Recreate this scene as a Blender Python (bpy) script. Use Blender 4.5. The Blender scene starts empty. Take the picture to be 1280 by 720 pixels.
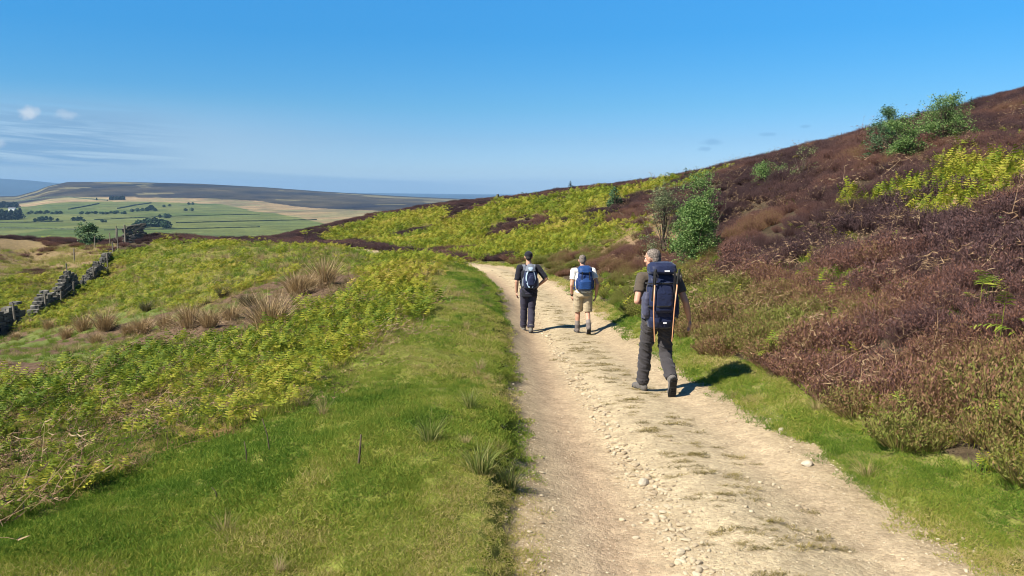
import bpy, bmesh, math, random
import numpy as np
from mathutils import Vector, Matrix, Euler, Quaternion
R = math.radians
rng = np.random.default_rng(7)
random.seed(7)
scene = bpy.context.scene
COL = scene.collection

# ------------------------------------------------------------------ camera
FPX, HOR = 1004.0, 235.0
PITCH = math.atan((360 - HOR) / FPX)
EYE = 1.75
def pdir(px, py):
    cx = (np.asarray(px, float) - 640) / FPX; cy = (360 - np.asarray(py, float)) / FPX
    y = math.cos(PITCH) + cy * math.sin(PITCH)
    z = -math.sin(PITCH) + cy * math.cos(PITCH)
    return cx / y, z / y                      # x and z per metre of y
def at(px, py, d):
    a, b = pdir(px, py)
    return (float(a * d), float(d), float(EYE + b * d))
def pix(x, y, z):
    """where a world point appears in the photograph's frame"""
    z = z - EYE
    f = y * math.cos(PITCH) - z * math.sin(PITCH)
    u = y * math.sin(PITCH) + z * math.cos(PITCH)
    return 640 + FPX * x / f, 360 - FPX * u / f

# ------------------------------------------------------------------ noise
def _hash(ix, iy, s):
    h = (ix.astype(np.int64) * 374761393 + iy.astype(np.int64) * 668265263 + s * 1442695041) & 0xffffffff
    h = ((h ^ (h >> 13)) * 1274126177) & 0xffffffff
    return ((h ^ (h >> 16)) & 0xffffff) / float(0xffffff)
def vnoise(x, y, s=0):
    x = np.asarray(x, float); y = np.asarray(y, float)
    ix = np.floor(x); iy = np.floor(y); fx = x - ix; fy = y - iy
    fx = fx * fx * (3 - 2 * fx); fy = fy * fy * (3 - 2 * fy)
    a = _hash(ix, iy, s); b = _hash(ix + 1, iy, s); c = _hash(ix, iy + 1, s); d = _hash(ix + 1, iy + 1, s)
    return (a * (1 - fx) + b * fx) * (1 - fy) + (c * (1 - fx) + d * fx) * fy
def fbm(x, y, s=0, o=4):
    v = 0; a = .5; t = 0
    for k in range(o):
        v = v + a * vnoise(np.asarray(x) * 2 ** k + 17.3 * k, np.asarray(y) * 2 ** k - 9.1 * k, s + k); t += a; a *= .5
    return v / t
def smooth(a, b, x):
    t = np.clip((np.asarray(x, float) - a) / (b - a), 0, 1); return t * t * (3 - 2 * t)
def inside(px, py, poly):
    px = np.asarray(px, float); py = np.asarray(py, float); r = np.zeros(px.shape, bool)
    n = len(poly)
    for i in range(n):
        x1, y1 = poly[i]; x2, y2 = poly[(i + 1) % n]
        if y1 == y2: continue
        c = ((y1 > py) != (y2 > py)) & (px < (x2 - x1) * (py - y1) / (y2 - y1) + x1)
        r ^= c
    return r

# ------------------------------------------------------------------ the track's course
TR = [(1.35, -14, 1.0), (1.35, -6, .43), (1.35, 0, 0), (1.33, 5, -.36), (1.22, 10, -.72), (1.1, 17, -1.28), (.85, 24, -1.56),
      (.25, 30, -1.70), (-.75, 35.5, -1.85), (-3.2, 40.5, -2.05), (-7, 47, -2.33), (-11.5, 57, -2.62), (-17, 61, -2.75), (-27, 66, -3.2), (-45, 74, -5.0)]
TR = np.array(TR, float)
def _catmull(P, n=14):
    out = []
    for i in range(len(P) - 1):
        p0 = P[max(i - 1, 0)]; p1 = P[i]; p2 = P[i + 1]; p3 = P[min(i + 2, len(P) - 1)]
        for k in range(n):
            t = k / n
            out.append(.5 * ((2 * p1) + (-p0 + p2) * t + (2 * p0 - 5 * p1 + 4 * p2 - p3) * t * t + (-p0 + 3 * p1 - 3 * p2 + p3) * t ** 3))
    out.append(P[-1]); return np.array(out)
TRC = _catmull(TR)
HALF = 1.27
def track_ls(x, y):
    """signed offset from the middle of the track (right positive) and arc position (y-like)"""
    x = np.asarray(x, float); y = np.asarray(y, float)
    best = np.full(x.shape, 1e9); sgn = np.zeros(x.shape); arc = np.zeros(x.shape)
    L = 0.0
    for i in range(len(TRC) - 1):
        ax, ay = TRC[i, 0], TRC[i, 1]; bx, by = TRC[i + 1, 0] - ax, TRC[i + 1, 1] - ay
        ll = bx * bx + by * by; l = math.sqrt(ll)
        t = np.clip(((x - ax) * bx + (y - ay) * by) / ll, 0, 1)
        dx = x - ax - t * bx; dy = y - ay - t * by
        d = dx * dx + dy * dy
        m = d < best
        best = np.where(m, d, best)
        sgn = np.where(m, np.sign(bx * dy - by * dx) * -1, sgn)
        arc = np.where(m, L + t * l, arc)
        L += l
    return np.sqrt(best) * sgn, arc - 14.0

# ------------------------------------------------------------------ terrain: a spline through surveyed points
CP = []
def cp(px, py, d, dz=0): x, y, z = at(px, py, d); CP.append((x, y, z + dz))
for i in range(0, len(TRC), 5):
    a = TRC[max(i - 1, 0)]; b = TRC[min(i + 1, len(TRC) - 1)]
    t = (b - a)[:2]; t /= np.linalg.norm(t); n = np.array([t[1], -t[0]])
    for o in ((-1.1, 1.1) if TRC[i, 1] < 62 else (0,)):
        CP.append((TRC[i, 0] + n[0] * o, TRC[i, 1] + n[1] * o, TRC[i, 2]))
# left of the track: turf bank, bracken slope, hollow with the wall
for a in [(0, 690, 4.3), (200, 690, 4.4), (400, 640, 4.9), (560, 640, 4.9), (400, 600, 5.35), (600, 590, 5.5), (200, 600, 6.0), (0, 600, 6.5), (300, 530, 7.5), (500, 520, 7.4),
          (600, 520, 7.4), (400, 450, 10.6), (500, 450, 10.2), (590, 450, 10.3), (300, 450, 11.3), (150, 500, 9.8), (0, 500, 11), (150, 450, 13.5), (0, 470, 15),
          (590, 390, 16), (520, 390, 17), (560, 350, 24), (600, 356, 23), (500, 323, 32), (545, 328, 32), (430, 350, 26), (390, 362, 23), (300, 385, 21), (240, 402, 23), (120, 412, 27), (60, 430, 27),
          (-150, 470, 16), (-150, 430, 27),
          (430, 316, 44), (380, 311, 48), (330, 325, 43), (260, 345, 38), (200, 335, 50), (280, 306, 57), (220, 310, 62), (200, 301, 68),
          (10, 415, 38), (45, 394, 42), (95, 362, 52), (125, 343, 60), (165, 302, 73), (-60, 440, 34),
          (0, 300, 80), (60, 303, 80), (110, 305, 82), (0, 340, 62), (0, 380, 48), (60, 350, 60), (-150, 300, 80), (-150, 350, 56), (-150, 390, 45), (-400, 330, 60), (-400, 480, 15)]: cp(*a)
# right: verge, heather bank, moor edge
for a in [(1280, 690, 4.55), (1280, 625, 5.0), (1130, 590, 6.0), (1010, 520, 7.6), (900, 470, 10.6)]: cp(*a)
H = -.28   # heather stands this high above the ground
for a in [(1280, 530, 5.5), (1280, 400, 7.4), (1280, 300, 10), (1280, 200, 17), (1280, 136, 29), (1100, 440, 8.6), (1100, 350, 11.5), (1100, 260, 17.5), (1100, 167, 34),
          (1000, 400, 11.2), (1000, 300, 17.5), (1000, 230, 27), (1000, 188, 42), (900, 380, 14.5), (900, 300, 22.5), (900, 250, 32), (900, 214, 50),
          (868, 325, 24.5), (800, 330, 24.5), (800, 290, 31), (850, 235, 46), (780, 260, 48), (780, 233, 66), (700, 300, 42), (700, 270, 58), (700, 239, 84), (620, 300, 56), (620, 270, 76), (620, 248, 100),
          (540, 300, 66), (540, 275, 90), (540, 255, 118), (460, 300, 76), (460, 283, 96), (460, 269, 115), (380, 300, 82), (380, 287, 104), (310, 299, 96), (1450, 300, 8), (1450, 150, 20), (1450, 84, 32), (1450, 500, 4.6)]: cp(*a, H)
# beyond the skyline and behind the camera
for a in [(1280, 122, 60), (1100, 178, 75), (1000, 200, 90), (900, 224, 105), (780, 243, 130), (700, 250, 150), (620, 260, 170), (540, 270, 190), (460, 285, 180), (380, 305, 160), (1450, 80, 60), (0, 325, 115), (160, 325, 115), (-200, 330, 115), (300, 316, 125), (80, 345, 150), (240, 340, 160)]: cp(*a)
CP += [(-6, 0, -.25), (-12, 3, -.75), (-20, 8, -1.9), (-35, 20, -4.6), (-60, 30, -7), (-5, -8, .5), (-12, -12, .3), (-30, -15, -1.5), (3.2, 2, .05), (3.4, -4, .55), (6, 0, 1.3), (7, -8, 2.2), (14, 2, 4.2), (16, -14, 5.5), (25, 10, 6.5), (40, -10, 10), (0, -30, 2), (-40, -50, 0), (30, -50, 9), (0, -90, 4), (60, 20, 11)]
CP = np.array(CP)
def warp(x, y):
    r = np.hypot(x, y) + 1e-9; s = np.log1p(r / 3) / r
    return x * s, y * s
_wx, _wy = warp(CP[:, 0], CP[:, 1])
def _U(d2): return np.where(d2 > 1e-12, .5 * d2 * np.log(np.maximum(d2, 1e-12)), 0)
_n = len(CP)
_K = _U((_wx[:, None] - _wx) ** 2 + (_wy[:, None] - _wy) ** 2) + np.eye(_n) * 2e-3
_P = np.c_[np.ones(_n), _wx, _wy]
_A = np.zeros((_n + 3, _n + 3)); _A[:_n, :_n] = _K; _A[:_n, _n:] = _P; _A[_n:, :_n] = _P.T
_S = np.linalg.solve(_A, np.r_[CP[:, 2], 0, 0, 0])
def tps(x, y):
    x = np.asarray(x, float); sh = x.shape
    wx, wy = warp(x.ravel(), np.asarray(y, float).ravel()); out = np.empty(wx.size)
    for i in range(0, wx.size, 20000):
        a = wx[i:i + 20000, None]; b = wy[i:i + 20000, None]
        out[i:i + 20000] = _U((a - _wx) ** 2 + (b - _wy) ** 2) @ _S[:_n] + _S[_n] + a[:, 0] * _S[_n + 1] + b[:, 0] * _S[_n + 2]
    return out.reshape(sh)
def az_of(px): return math.degrees(math.atan(float(pdir(px, 240)[0])))
_ridge = [(-700, 243), (-60, 244), (20, 243.5), (45, 238), (60, 233), (85, 228.5), (150, 228), (250, 230), (330, 234), (400, 239), (450, 242), (500, 245), (590, 249), (700, 254)]
_raz = np.array([az_of(p[0]) for p in _ridge]); _rel = np.array([float(pdir(p[0], p[1])[1]) for p in _ridge])
_far = [(-900, 228), (-200, 225), (0, 225), (40, 227), (75, 230), (120, 235), (300, 240), (700, 246)]
_faz = np.array([az_of(p[0]) for p in _far]); _fel = np.array([float(pdir(p[0], p[1])[1]) for p in _far])
_vr = np.array([0, 110, 160, 250, 400, 700, 1000, 2100, 20000.]); _vz = np.array([-6, -9, -17, -30, -44, -56, -58, -58, -58.])
def zfar(x, y):
    r = np.hypot(x, y); az = np.degrees(np.arctan2(x, y))
    v = np.interp(r, _vr, _vz) + 5 * (fbm(x / 300, y / 300, 40, 3) - .5) * smooth(250, 900, r)
    zr = EYE + np.interp(az, _raz, _rel) * 4500
    hill = -58 + (zr + 58) * smooth(2100, 4500, r) - (r > 4500) * (r - 4500) * .03
    hill = hill + 9 * (fbm(x / 500, y / 500, 41, 4) - .5) * smooth(2100, 3000, r) * (1 - smooth(3800, 4500, r))
    v = np.where(r > 2100, hill, v)
    zf = EYE + np.interp(az, _faz, _fel) * 13000
    v = np.where(r > 7000, np.maximum(v, -130) * 1.0, v)
    v = np.where(r > 8000, -130 + (zf + 130) * smooth(8000, 13000, r), v)
    right = 3.0 + 2 * fbm(x / 60, y / 60, 42, 3) - smooth(300, 4000, r) * 60
    w = 1 - smooth(-2, 9, np.where(az < -150, 180, az))
    return right * (1 - w) + v * w
def lip(s, arc):
    """shape of the track and the low turf edge beside it"""
    wob = .10 * (fbm(arc * .9, s * 0 + 3, 5, 3) - .5) * 2
    e = -HALF - wob
    l = .13 * smooth(0, .22, e - s) * (1 - smooth(1.0, 3.5, e - s))
    rr = .07 * smooth(0, .3, s - HALF + wob) * (1 - smooth(.6, 2, s - HALF))
    ins = (np.abs(s) < 1.5)
    prof = .075 * np.exp(-((s - .05) / .38) ** 2) - .05 * np.exp(-((s + .72) / .28) ** 2) - .03 * np.exp(-((s - .78) / .26) ** 2)
    prof = prof + .03 * (fbm(s * 3, arc * 1.2, 6, 4) - .5)
    return l + rr + np.where(ins, prof, 0)
def height(x, y):
    x = np.asarray(x, float); y = np.asarray(y, float)
    r = np.hypot(x, y)
    z = tps(x, y)
    s, arc = track_ls(x, y)
    near = z + lip(s, arc)
    rough = (fbm(x / 2.2, y / 2.2, 1, 4) - .5) * .30 + (fbm(x / 9, y / 9, 9, 2) - .5) * .5 * smooth(20, 60, r)
    near = near + rough * smooth(HALF + .1, HALF + 2.0, np.abs(s)) * np.where(s > 0, .8, .65)
    near = near + (fbm(x / 1.5, y / 1.5, 12, 2) - .5) * .22 * smooth(HALF + .2, HALF + 1.2, -s) * (r < 40)
    near = near + (fbm(x / .55, y / .55, 11, 3) - .5) * .19 * smooth(HALF + .05, HALF + .6, np.abs(s)) * (r < 40)
    t = smooth(120, 230, r)
    return np.where(r > 230, zfar(x, y), near * (1 - t) + zfar(x, y) * t)
_hg = None
def ground_hit(px, py, dmin=3.0, dmax=150.0):
    """first ground point seen through a pixel of the photograph"""
    a, b = pdir(px, py)
    d = np.exp(np.linspace(math.log(dmin), math.log(dmax), 400))
    x = a * d; z = EYE + b * d
    g = height(x, d)
    k = np.where(z <= g)[0]
    i = k[0] if len(k) else len(d) - 1
    return (float(x[i]), float(d[i]), float(g[i]))
def wpoly(pts, **k): return [ground_hit(*p, **k)[:2] for p in pts]
# ------------------------------------------------------------------ helpers
def tag(o, label=None, cat=None, group=None, kind=None):
    if label: o['label'] = label
    if cat: o['category'] = cat
    if group: o['group'] = group
    if kind: o['kind'] = kind
    return o
def mesh_obj(name, V, F, mats, parent=None, smooth_=False, fmat=None, link=True):
    me = bpy.data.meshes.new(name)
    me.from_pydata([tuple(map(float, v)) for v in V], [], [tuple(map(int, f)) for f in F])
    for m in (mats if isinstance(mats, (list, tuple)) else [mats]): me.materials.append(m)
    if fmat is not None: me.polygons.foreach_set('material_index', np.asarray(fmat, np.int32))
    if smooth_: me.polygons.foreach_set('use_smooth', np.ones(len(me.polygons), bool))
    me.update()
    o = bpy.data.objects.new(name, me)
    if link: COL.objects.link(o)
    if parent is not None: o.parent = parent
    return o
def empty(name, loc, rz=0, **k):
    o = bpy.data.objects.new(name, None); COL.objects.link(o)
    o.location = loc; o.rotation_euler = (0, 0, rz); o.empty_display_size = .2
    return tag(o, **k)
class NT:
    """small node-tree writer"""
    def __init__(s, name):
        s.m = bpy.data.materials.new(name); s.m.use_nodes = True; s.t = s.m.node_tree; s.t.nodes.clear()
    def n(s, typ, **k):
        nd = s.t.nodes.new(typ)
        ins = k.pop('ins', {})
        for a, b in k.items(): setattr(nd, a, b)
        for a, b in ins.items():
            if hasattr(b, 'is_output') or isinstance(b, bpy.types.NodeSocket): s.t.links.new(b, nd.inputs[a])
            else: nd.inputs[a].default_value = b
        return nd
    def ramp(s, fac, stops, interp='LINEAR'):
        nd = s.t.nodes.new('ShaderNodeValToRGB'); nd.color_ramp.interpolation = interp
        e = nd.color_ramp.elements
        while len(e) < len(stops): e.new(.5)
        for k, (p, c) in enumerate(stops): e[k].position = p; e[k].color = (*c, 1) if len(c) == 3 else c
        if fac is not None: s.t.links.new(fac, nd.inputs[0])
        return nd.outputs[0]
    def noise(s, scale, detail=4, rough=.6, vec=None, dist=0):
        if vec is None: vec = s.n('ShaderNodeTexCoord').outputs['Object']
        return s.n('ShaderNodeTexNoise', ins={'Vector': vec, 'Scale': scale, 'Detail': detail, 'Roughness': rough, 'Distortion': dist}).outputs[0]
    def math(s, op, a, b=0.0, c=None):
        nd = s.n('ShaderNodeMath', operation=op, ins={0: a, 1: b})
        if c is not None: nd.inputs[2].default_value = c
        return nd.outputs[0]
    def mix(s, fac, a, b, mode='MIX'):
        nd = s.n('ShaderNodeMix', data_type='RGBA', blend_type=mode)
        for i, v in ((0, fac), (6, a), (7, b)):
            if isinstance(v, bpy.types.NodeSocket): s.t.links.new(v, nd.inputs[i])
            else: nd.inputs[i].default_value = v if i == 0 else ((*v, 1) if len(v) == 3 else v)
        return nd.outputs[2]
    def attr(s, name, typ='GEOMETRY'): return s.n('ShaderNodeAttribute', attribute_name=name, attribute_type=typ)
    def bump(s, h, strength=.5, dist=.02):
        return s.n('ShaderNodeBump', ins={'Height': h, 'Strength': strength, 'Distance': dist}).outputs[0]
    def out(s, color, rough=.9, spec=.2, normal=None, trans=0, sheen=0, metal=0):
        p = s.n('ShaderNodeBsdfPrincipled')
        for k, v in (('Base Color', color), ('Roughness', rough), ('Specular IOR Level', spec), ('Normal', normal), ('Metallic', metal), ('Sheen Weight', sheen)):
            if v is None: continue
            if isinstance(v, bpy.types.NodeSocket): s.t.links.new(v, p.inputs[k])
            else: p.inputs[k].default_value = ((*v, 1) if k == 'Base Color' else v)
        sh = p.outputs[0]
        if trans:
            tr = s.n('ShaderNodeBsdfTranslucent')
            if isinstance(color, bpy.types.NodeSocket): s.t.links.new(color, tr.inputs[0])
            else: tr.inputs[0].default_value = (*color, 1)
            sh = s.n('ShaderNodeMixShader', ins={0: trans, 1: sh, 2: tr.outputs[0]}).outputs[0]
        o = s.n('ShaderNodeOutputMaterial', ins={'Surface': sh})
        return s.m
def simple(name, c, rough=.8, var=.25, scale=20, spec=.2, bump=0, sheen=0, metal=0):
    """one colour with a little procedural unevenness"""
    t = NT(name); n = t.noise(scale)
    a = tuple(x * (1 - var) for x in c); b = tuple(min(1, x * (1 + var)) for x in c)
    return t.out(t.ramp(n, [(.3, a), (.7, b)]), rough, spec, t.bump(n, bump, .01) if bump else None, sheen=sheen, metal=metal)
def attr_mat(name, stops, trans=.3, rough=.65, spec=.2, jitter=.35):
    """vegetation: colour from the plant's own 'tint' value"""
    t = NT(name)
    f = t.attr('tint', 'INSTANCER').outputs['Fac']
    n = t.n('ShaderNodeTexWhiteNoise', noise_dimensions='1D')
    g = t.n('ShaderNodeNewGeometry')
    ri = g.outputs['Random Per Island']
    f2 = t.math('ADD', f, t.math('MULTIPLY', t.math('SUBTRACT', ri, .5), jitter))
    return t.out(t.ramp(f2, stops), rough, spec, trans=trans)

# ------------------------------------------------------------------ what grows where (plots outlined on the ground)
TURF_L = wpoly([(655, 720), (642, 600), (634, 440), (630, 382), (600, 345), (575, 333), (540, 333), (538, 360), (540, 380), (510, 402), (470, 432), (425, 465), (370, 508), (285, 550), (180, 590), (90, 628), (0, 662), (-60, 700)])
TURF_L += [(-4.0, 2.5), (-4.5, -6), (0.0, -8)]
HOLLOW = wpoly([(-260, 480), (0, 478), (80, 464), (180, 440), (290, 428), (350, 402), (430, 372), (452, 346), (390, 340), (310, 360), (250, 388), (150, 392), (105, 398), (0, 420), (-260, 425)])
BRK_MID = wpoly([(110, 397), (180, 388), (250, 384), (310, 356), (395, 338), (450, 342), (545, 331), (505, 321), (420, 313), (360, 308), (300, 304), (230, 304), (190, 307), (150, 345), (112, 380)])
TANTOP = wpoly([(-120, 345), (-120, 302), (20, 300), (100, 305), (150, 305), (110, 335), (50, 345), (0, 352)])
BRK_FAR = wpoly([(395, 300), (430, 287), (480, 272), (560, 262), (620, 254), (700, 248), (800, 232), (860, 222), (905, 217), (872, 232), (800, 252), (768, 275), (800, 292), (740, 312), (650, 328), (560, 322), (470, 306), (410, 304)])
STRAW = wpoly([(690, 312), (730, 290), (790, 272), (845, 268), (875, 300), (840, 318), (780, 312), (740, 322)])
BRK_R1 = wpoly([(1022, 262), (1060, 250), (1120, 246), (1160, 228), (1180, 200), (1215, 198), (1225, 215), (1280, 205), (1310, 230), (1262, 255), (1222, 272), (1160, 282), (1145, 262), (1080, 262)])
DEADL = wpoly([(-60, 590), (40, 560), (120, 545), (170, 520), (300, 480), (330, 500), (230, 560), (120, 600), (0, 665), (-60, 680)])
SCAR = wpoly([(150, 440), (215, 400), (290, 388), (360, 358), (400, 346), (450, 346), (436, 370), (365, 390), (300, 424), (220, 436)])
SCAR2 = wpoly([(-80, 470), (0, 452), (70, 452), (60, 468), (0, 478), (-80, 482)]) 
DEADM = wpoly([(370, 500), (420, 455), (470, 420), (500, 385), (545, 385), (540, 405), (470, 470), (400, 525)])
def zones(x, y):
    """per-point weights: turf, bracken, heather, rough (hollow), tan grass, straw, verge, path"""
    s, arc = track_ls(x, y)
    wx = x + (fbm(x / 1.3, y / 1.3, 60, 3) - .5) * 1.2 * np.clip(y / 18, .25, 2.5); wy = y + (fbm(x / 1.3, y / 1.3, 61, 3) - .5) * 2.4 * np.clip(y / 18, .25, 2.5)
    Z = {}
    path = (np.abs(s) < HALF + .13 * (fbm(arc * 1.5, s * 0 + np.sign(s) * 9, 62, 3) - .5) * 2 + .06 * (vnoise(arc * 9, s * 2, 63) - .5)) & (arc < 62)
    right = (s > 0) & ~path
    vw = np.interp(arc, [0, 6, 9, 12, 16, 25], [.75, .72, .75, .8, .45, .3]) + .5 * (fbm(arc * .55, s * .2, 64, 3) - .5)
    verge = right & (s < HALF + vw) & (arc < 40)
    turf = inside(wx, wy, TURF_L) & (s < 0) & ~path
    turf |= (s < 0) & ~path & (s > -HALF - .45) & (arc < 45)
    hollow = inside(wx, wy, HOLLOW) & ~turf & ~path
    mid = inside(wx, wy, BRK_MID) & ~turf & ~path & ~hollow
    tan = inside(wx, wy, TANTOP) & ~mid & ~hollow
    left = (s < 0) & ~path & ~turf & ~hollow & ~mid & ~tan & (x < np.interp(y, [0, 30, 50, 75, 120], [5, 5, -8, -17, -30]))
    clump = fbm(x / 5.5, y / 9, 65, 3)
    far = inside(wx, wy, BRK_FAR) & (clump < .60) & ~path & ~turf & ~mid
    straw = inside(wx, wy, STRAW) & ~far & ~path & ~verge & (clump < .6)
    br1 = inside(wx, wy, BRK_R1) & ~verge & (fbm(x / 1.2, y / 1.2, 66, 3) < .74)
    heath = ~(path | verge | turf | hollow | mid | tan | left | far | straw | br1) 
    return dict(s=s, arc=arc, path=path, verge=verge, turf=turf, hollow=hollow, mid=mid, tan=tan, left=left, far=far, straw=straw, br1=br1, heath=heath)

# ------------------------------------------------------------------ the ground: one sheet from the camera's feet to the horizon
azs = np.concatenate([np.arange(-180, -60, 5.), np.arange(-60, -40, 1.), np.arange(-40, 40, .2), np.arange(40, 60, 1.), np.arange(60, 180, 5.)])
rs = [.4]
while rs[-1] < 15500:
    r = rs[-1]
    rs.append(r * (1.03 if r < 3 else 1.009 if r < 60 else 1.016 if r < 700 else 1.012 if r < 3000 else 1.02))
rs = np.array(rs)
AZ, RR = np.meshgrid(np.radians(azs), rs)
GX = RR * np.sin(AZ); GY = RR * np.cos(AZ)
GZ = height(GX, GY)
nr, na = GX.shape
V = np.c_[GX.ravel(), GY.ravel(), GZ.ravel()]
ii, jj = np.meshgrid(np.arange(nr - 1), np.arange(na), indexing='ij'); j2 = (jj + 1) % na
Q = np.stack([ii * na + jj, (ii + 1) * na + jj, (ii + 1) * na + j2, ii * na + j2], -1).reshape(-1, 4)[:, ::-1]
zc = zones(GX, GY)
n1 = fbm(GX / .9, GY / .9, 70, 4); n2 = fbm(GX / 4, GY / 4, 71, 3)
base = np.zeros((nr, na, 3)); base[:] = (.065, .048, .03)                 # peat and heather litter
def setc(m, c, c2=None):
    k = n1[m][:, None]
    base[m] = np.array(c) * (1 - k) + np.array(c2 if c2 is not None else c) * k
setc(zc['heath'], (.048, .036, .022), (.088, .064, .038))
setc(zc['turf'], (.12, .15, .022), (.2, .19, .05))
setc(zc['verge'], (.12, .15, .022), (.2, .18, .06))
setc(zc['left'], (.10, .10, .02), (.16, .10, .045))
setc(zc['mid'], (.12, .14, .025), (.20, .16, .05))
setc(zc['far'], (.14, .15, .03), (.20, .16, .05))
setc(zc['br1'], (.14, .16, .02), (.2, .17, .04))
setc(zc['tan'], (.17, .13, .06), (.24, .17, .09))
setc(zc['straw'], (.2, .13, .07), (.28, .19, .11))
setc(zc['hollow'], (.09, .13, .025), (.14, .15, .045))
sc = (inside(GX, GY, SCAR) | inside(GX, GY, SCAR2) | (fbm(GX / 2.5, GY / 4, 73, 3) > .55)) & zc['hollow']; setc(sc, (.085, .056, .034), (.15, .098, .06))
# the valley and the moor: fields by bearing and distance
rr = np.hypot(GX, GY); azd = np.degrees(np.arctan2(GX, GY))
vm = rr > 230
fx, fy = GX[vm], GY[vm]; fr = rr[vm]; fa = azd[vm]
fn = fbm(fx / 130, fy / 130, 80, 4); fb = fbm(fx / 420, fy / 420, 81, 3)
col = np.zeros((fx.size, 3))
cell = _hash(np.floor((fx + fy * .25) / 190), np.floor((fy - fx * .2) / 260), 82)
gcol = np.stack([.050 + .045 * cell + .05 * fn, .088 + .03 * cell + .03 * fn, .024 + .015 * cell], -1)
sk = fbm(fx / 110, fy / 260, 87, 4)[:, None]; scol = np.array([.27, .195, .10]) * (.55 + .75 * sk) - np.array([.05, .02, .01]) * (sk < .42)
mk = fbm(fx / 150, fy / 330, 86, 4); mcol = np.stack([.024 + .13 * np.maximum(mk - .40, -.1), .021 + .10 * np.maximum(mk - .40, -.1), .022 + .03 * (mk - .4)], -1)
straw_edge = np.interp(fa, [-45, -33, -20, -15.5, -11.5, -5], [2650, 2750, 2650, 1750, 1150, 950]) + 500 * (fb - .5)
moor_edge = np.interp(fa, [-45, -33, -28, -20, -12, -4], [3150, 3150, 3000, 2900, 2400, 2050]) + 700 * (fb - .5)
col[:] = gcol
m = fr > straw_edge; col[m] = scol[m]
m2 = fbm(fx / 200 + 5, fy / 90, 83, 3) > .60
m = (fr > straw_edge) & m2; col[m] = col[m] * .6 + np.array([.06, .07, .03])
m = fr > moor_edge; col[m] = mcol[m]
m = (fr > moor_edge) & (fr < 4200) & (fbm(fx / 260, fy / 420, 84, 3) > .565); col[m] = col[m] * .3 + np.array([.13, .115, .055])
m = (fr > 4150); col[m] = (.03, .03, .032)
near_val = fr < 860; k = smooth(500, 860, fr)[:, None]; col = np.where(near_val[:, None], col * k + np.array([.10, .11, .04]) * (1 - k), col)
base[vm] = col
# the track surface
pm = zc['path']; s_, a_ = zc['s'][pm], zc['arc'][pm]
nn = fbm(s_ * 2.5, a_ * .8, 90, 4)[:, None]
rut = (np.exp(-((s_ + .72) / .34) ** 2) + .55 * np.exp(-((s_ - .85) / .3) ** 2))[:, None]
edge = smooth(.9, 1.25, np.abs(s_))[:, None]
pc = np.array([.43, .353, .226]) * (.85 + .3 * nn)
pc = pc * (1 - np.clip(rut, 0, 1) * .75) + np.array([.36, .262, .172]) * (.85 + .3 * nn) * np.clip(rut, 0, 1) * .75
pc = pc * (1 - edge * .5) + np.array([.22, .16, .085]) * edge * .5
base[pm] = pc
base = base.reshape(-1, 3)
# split the sheet's faces into the named grounds; they share their border vertices' positions, so there is no gap and no overlap
fc = Q[:, 0]
rf = rr.ravel()[fc]; pf = pm.ravel()[fc]
az_f = azd.ravel()[fc]
moorf = (rf > 2100) & (rf > np.interp(az_f, [-45, -33, -28, -20, -12, -4], [3150, 3150, 3000, 2900, 2400, 2050]))
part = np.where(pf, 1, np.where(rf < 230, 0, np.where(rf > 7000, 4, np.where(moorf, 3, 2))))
def ground_mat(name, scale, bumpd, amt=.5, fine=True):
    t = NT(name); c = t.attr('base').outputs['Color']
    n = t.noise(scale, 6, .65); n2_ = t.noise(scale * 9, 4, .7)
    f = t.mix(1.0, c, t.ramp(n, [(.25, (1 - amt,) * 3), (.75, (1 + amt,) * 3)]), 'MULTIPLY')
    f = t.mix(.8, f, t.ramp(n2_, [(.3, (1 - amt * .8,) * 3), (.7, (1 + amt * .8,) * 3)]), 'MULTIPLY')
    h = t.math('ADD', n, t.math('MULTIPLY', n2_, .35))
    return t.out(f, .95, .1, t.bump(h, .8, bumpd))
def track_mat():
    t = NT('track_grit'); c = t.attr('base').outputs['Color']; tc = t.n('ShaderNodeTexCoord').outputs['Object']
    n = t.noise(6, 8, .7); v = t.n('ShaderNodeTexVoronoi', ins={'Vector': tc, 'Scale': 38.0, 'Randomness': 1.0}); v2 = t.n('ShaderNodeTexVoronoi', ins={'Vector': tc, 'Scale': 95.0})
    f = t.mix(1, c, t.ramp(n, [(.3, (.72, .70, .68)), (.7, (1.2, 1.2, 1.18))]), 'MULTIPLY')
    g = t.n('ShaderNodeSeparateColor', ins={0: v.outputs['Color']}).outputs[0]
    f = t.mix(.7, f, t.ramp(g, [(0, (.78, .74, .70)), (.6, (1.0, 1.0, 1.0)), (1, (1.25, 1.22, 1.18))]), 'MULTIPLY')
    h = t.math('ADD', t.math('MULTIPLY', v.outputs['Distance'], -1.0), t.math('ADD', t.math('MULTIPLY', v2.outputs['Distance'], -.6), t.math('MULTIPLY', n, 1.6)))
    return t.out(f, .95, .12, t.bump(h, .5, .012))
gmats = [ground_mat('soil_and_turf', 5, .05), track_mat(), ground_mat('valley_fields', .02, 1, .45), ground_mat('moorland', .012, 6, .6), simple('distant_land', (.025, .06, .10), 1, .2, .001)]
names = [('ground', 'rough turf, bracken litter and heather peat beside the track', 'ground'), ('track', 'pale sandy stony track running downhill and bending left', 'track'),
         ('valley_fields', 'green and straw coloured fields on the valley floor', 'fields'), ('moor_hill', 'long dark moorland hill along the skyline beyond the valley', 'hill'), ('distant_hills', 'pale blue hills at the far left of the horizon', 'hills')]
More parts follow.
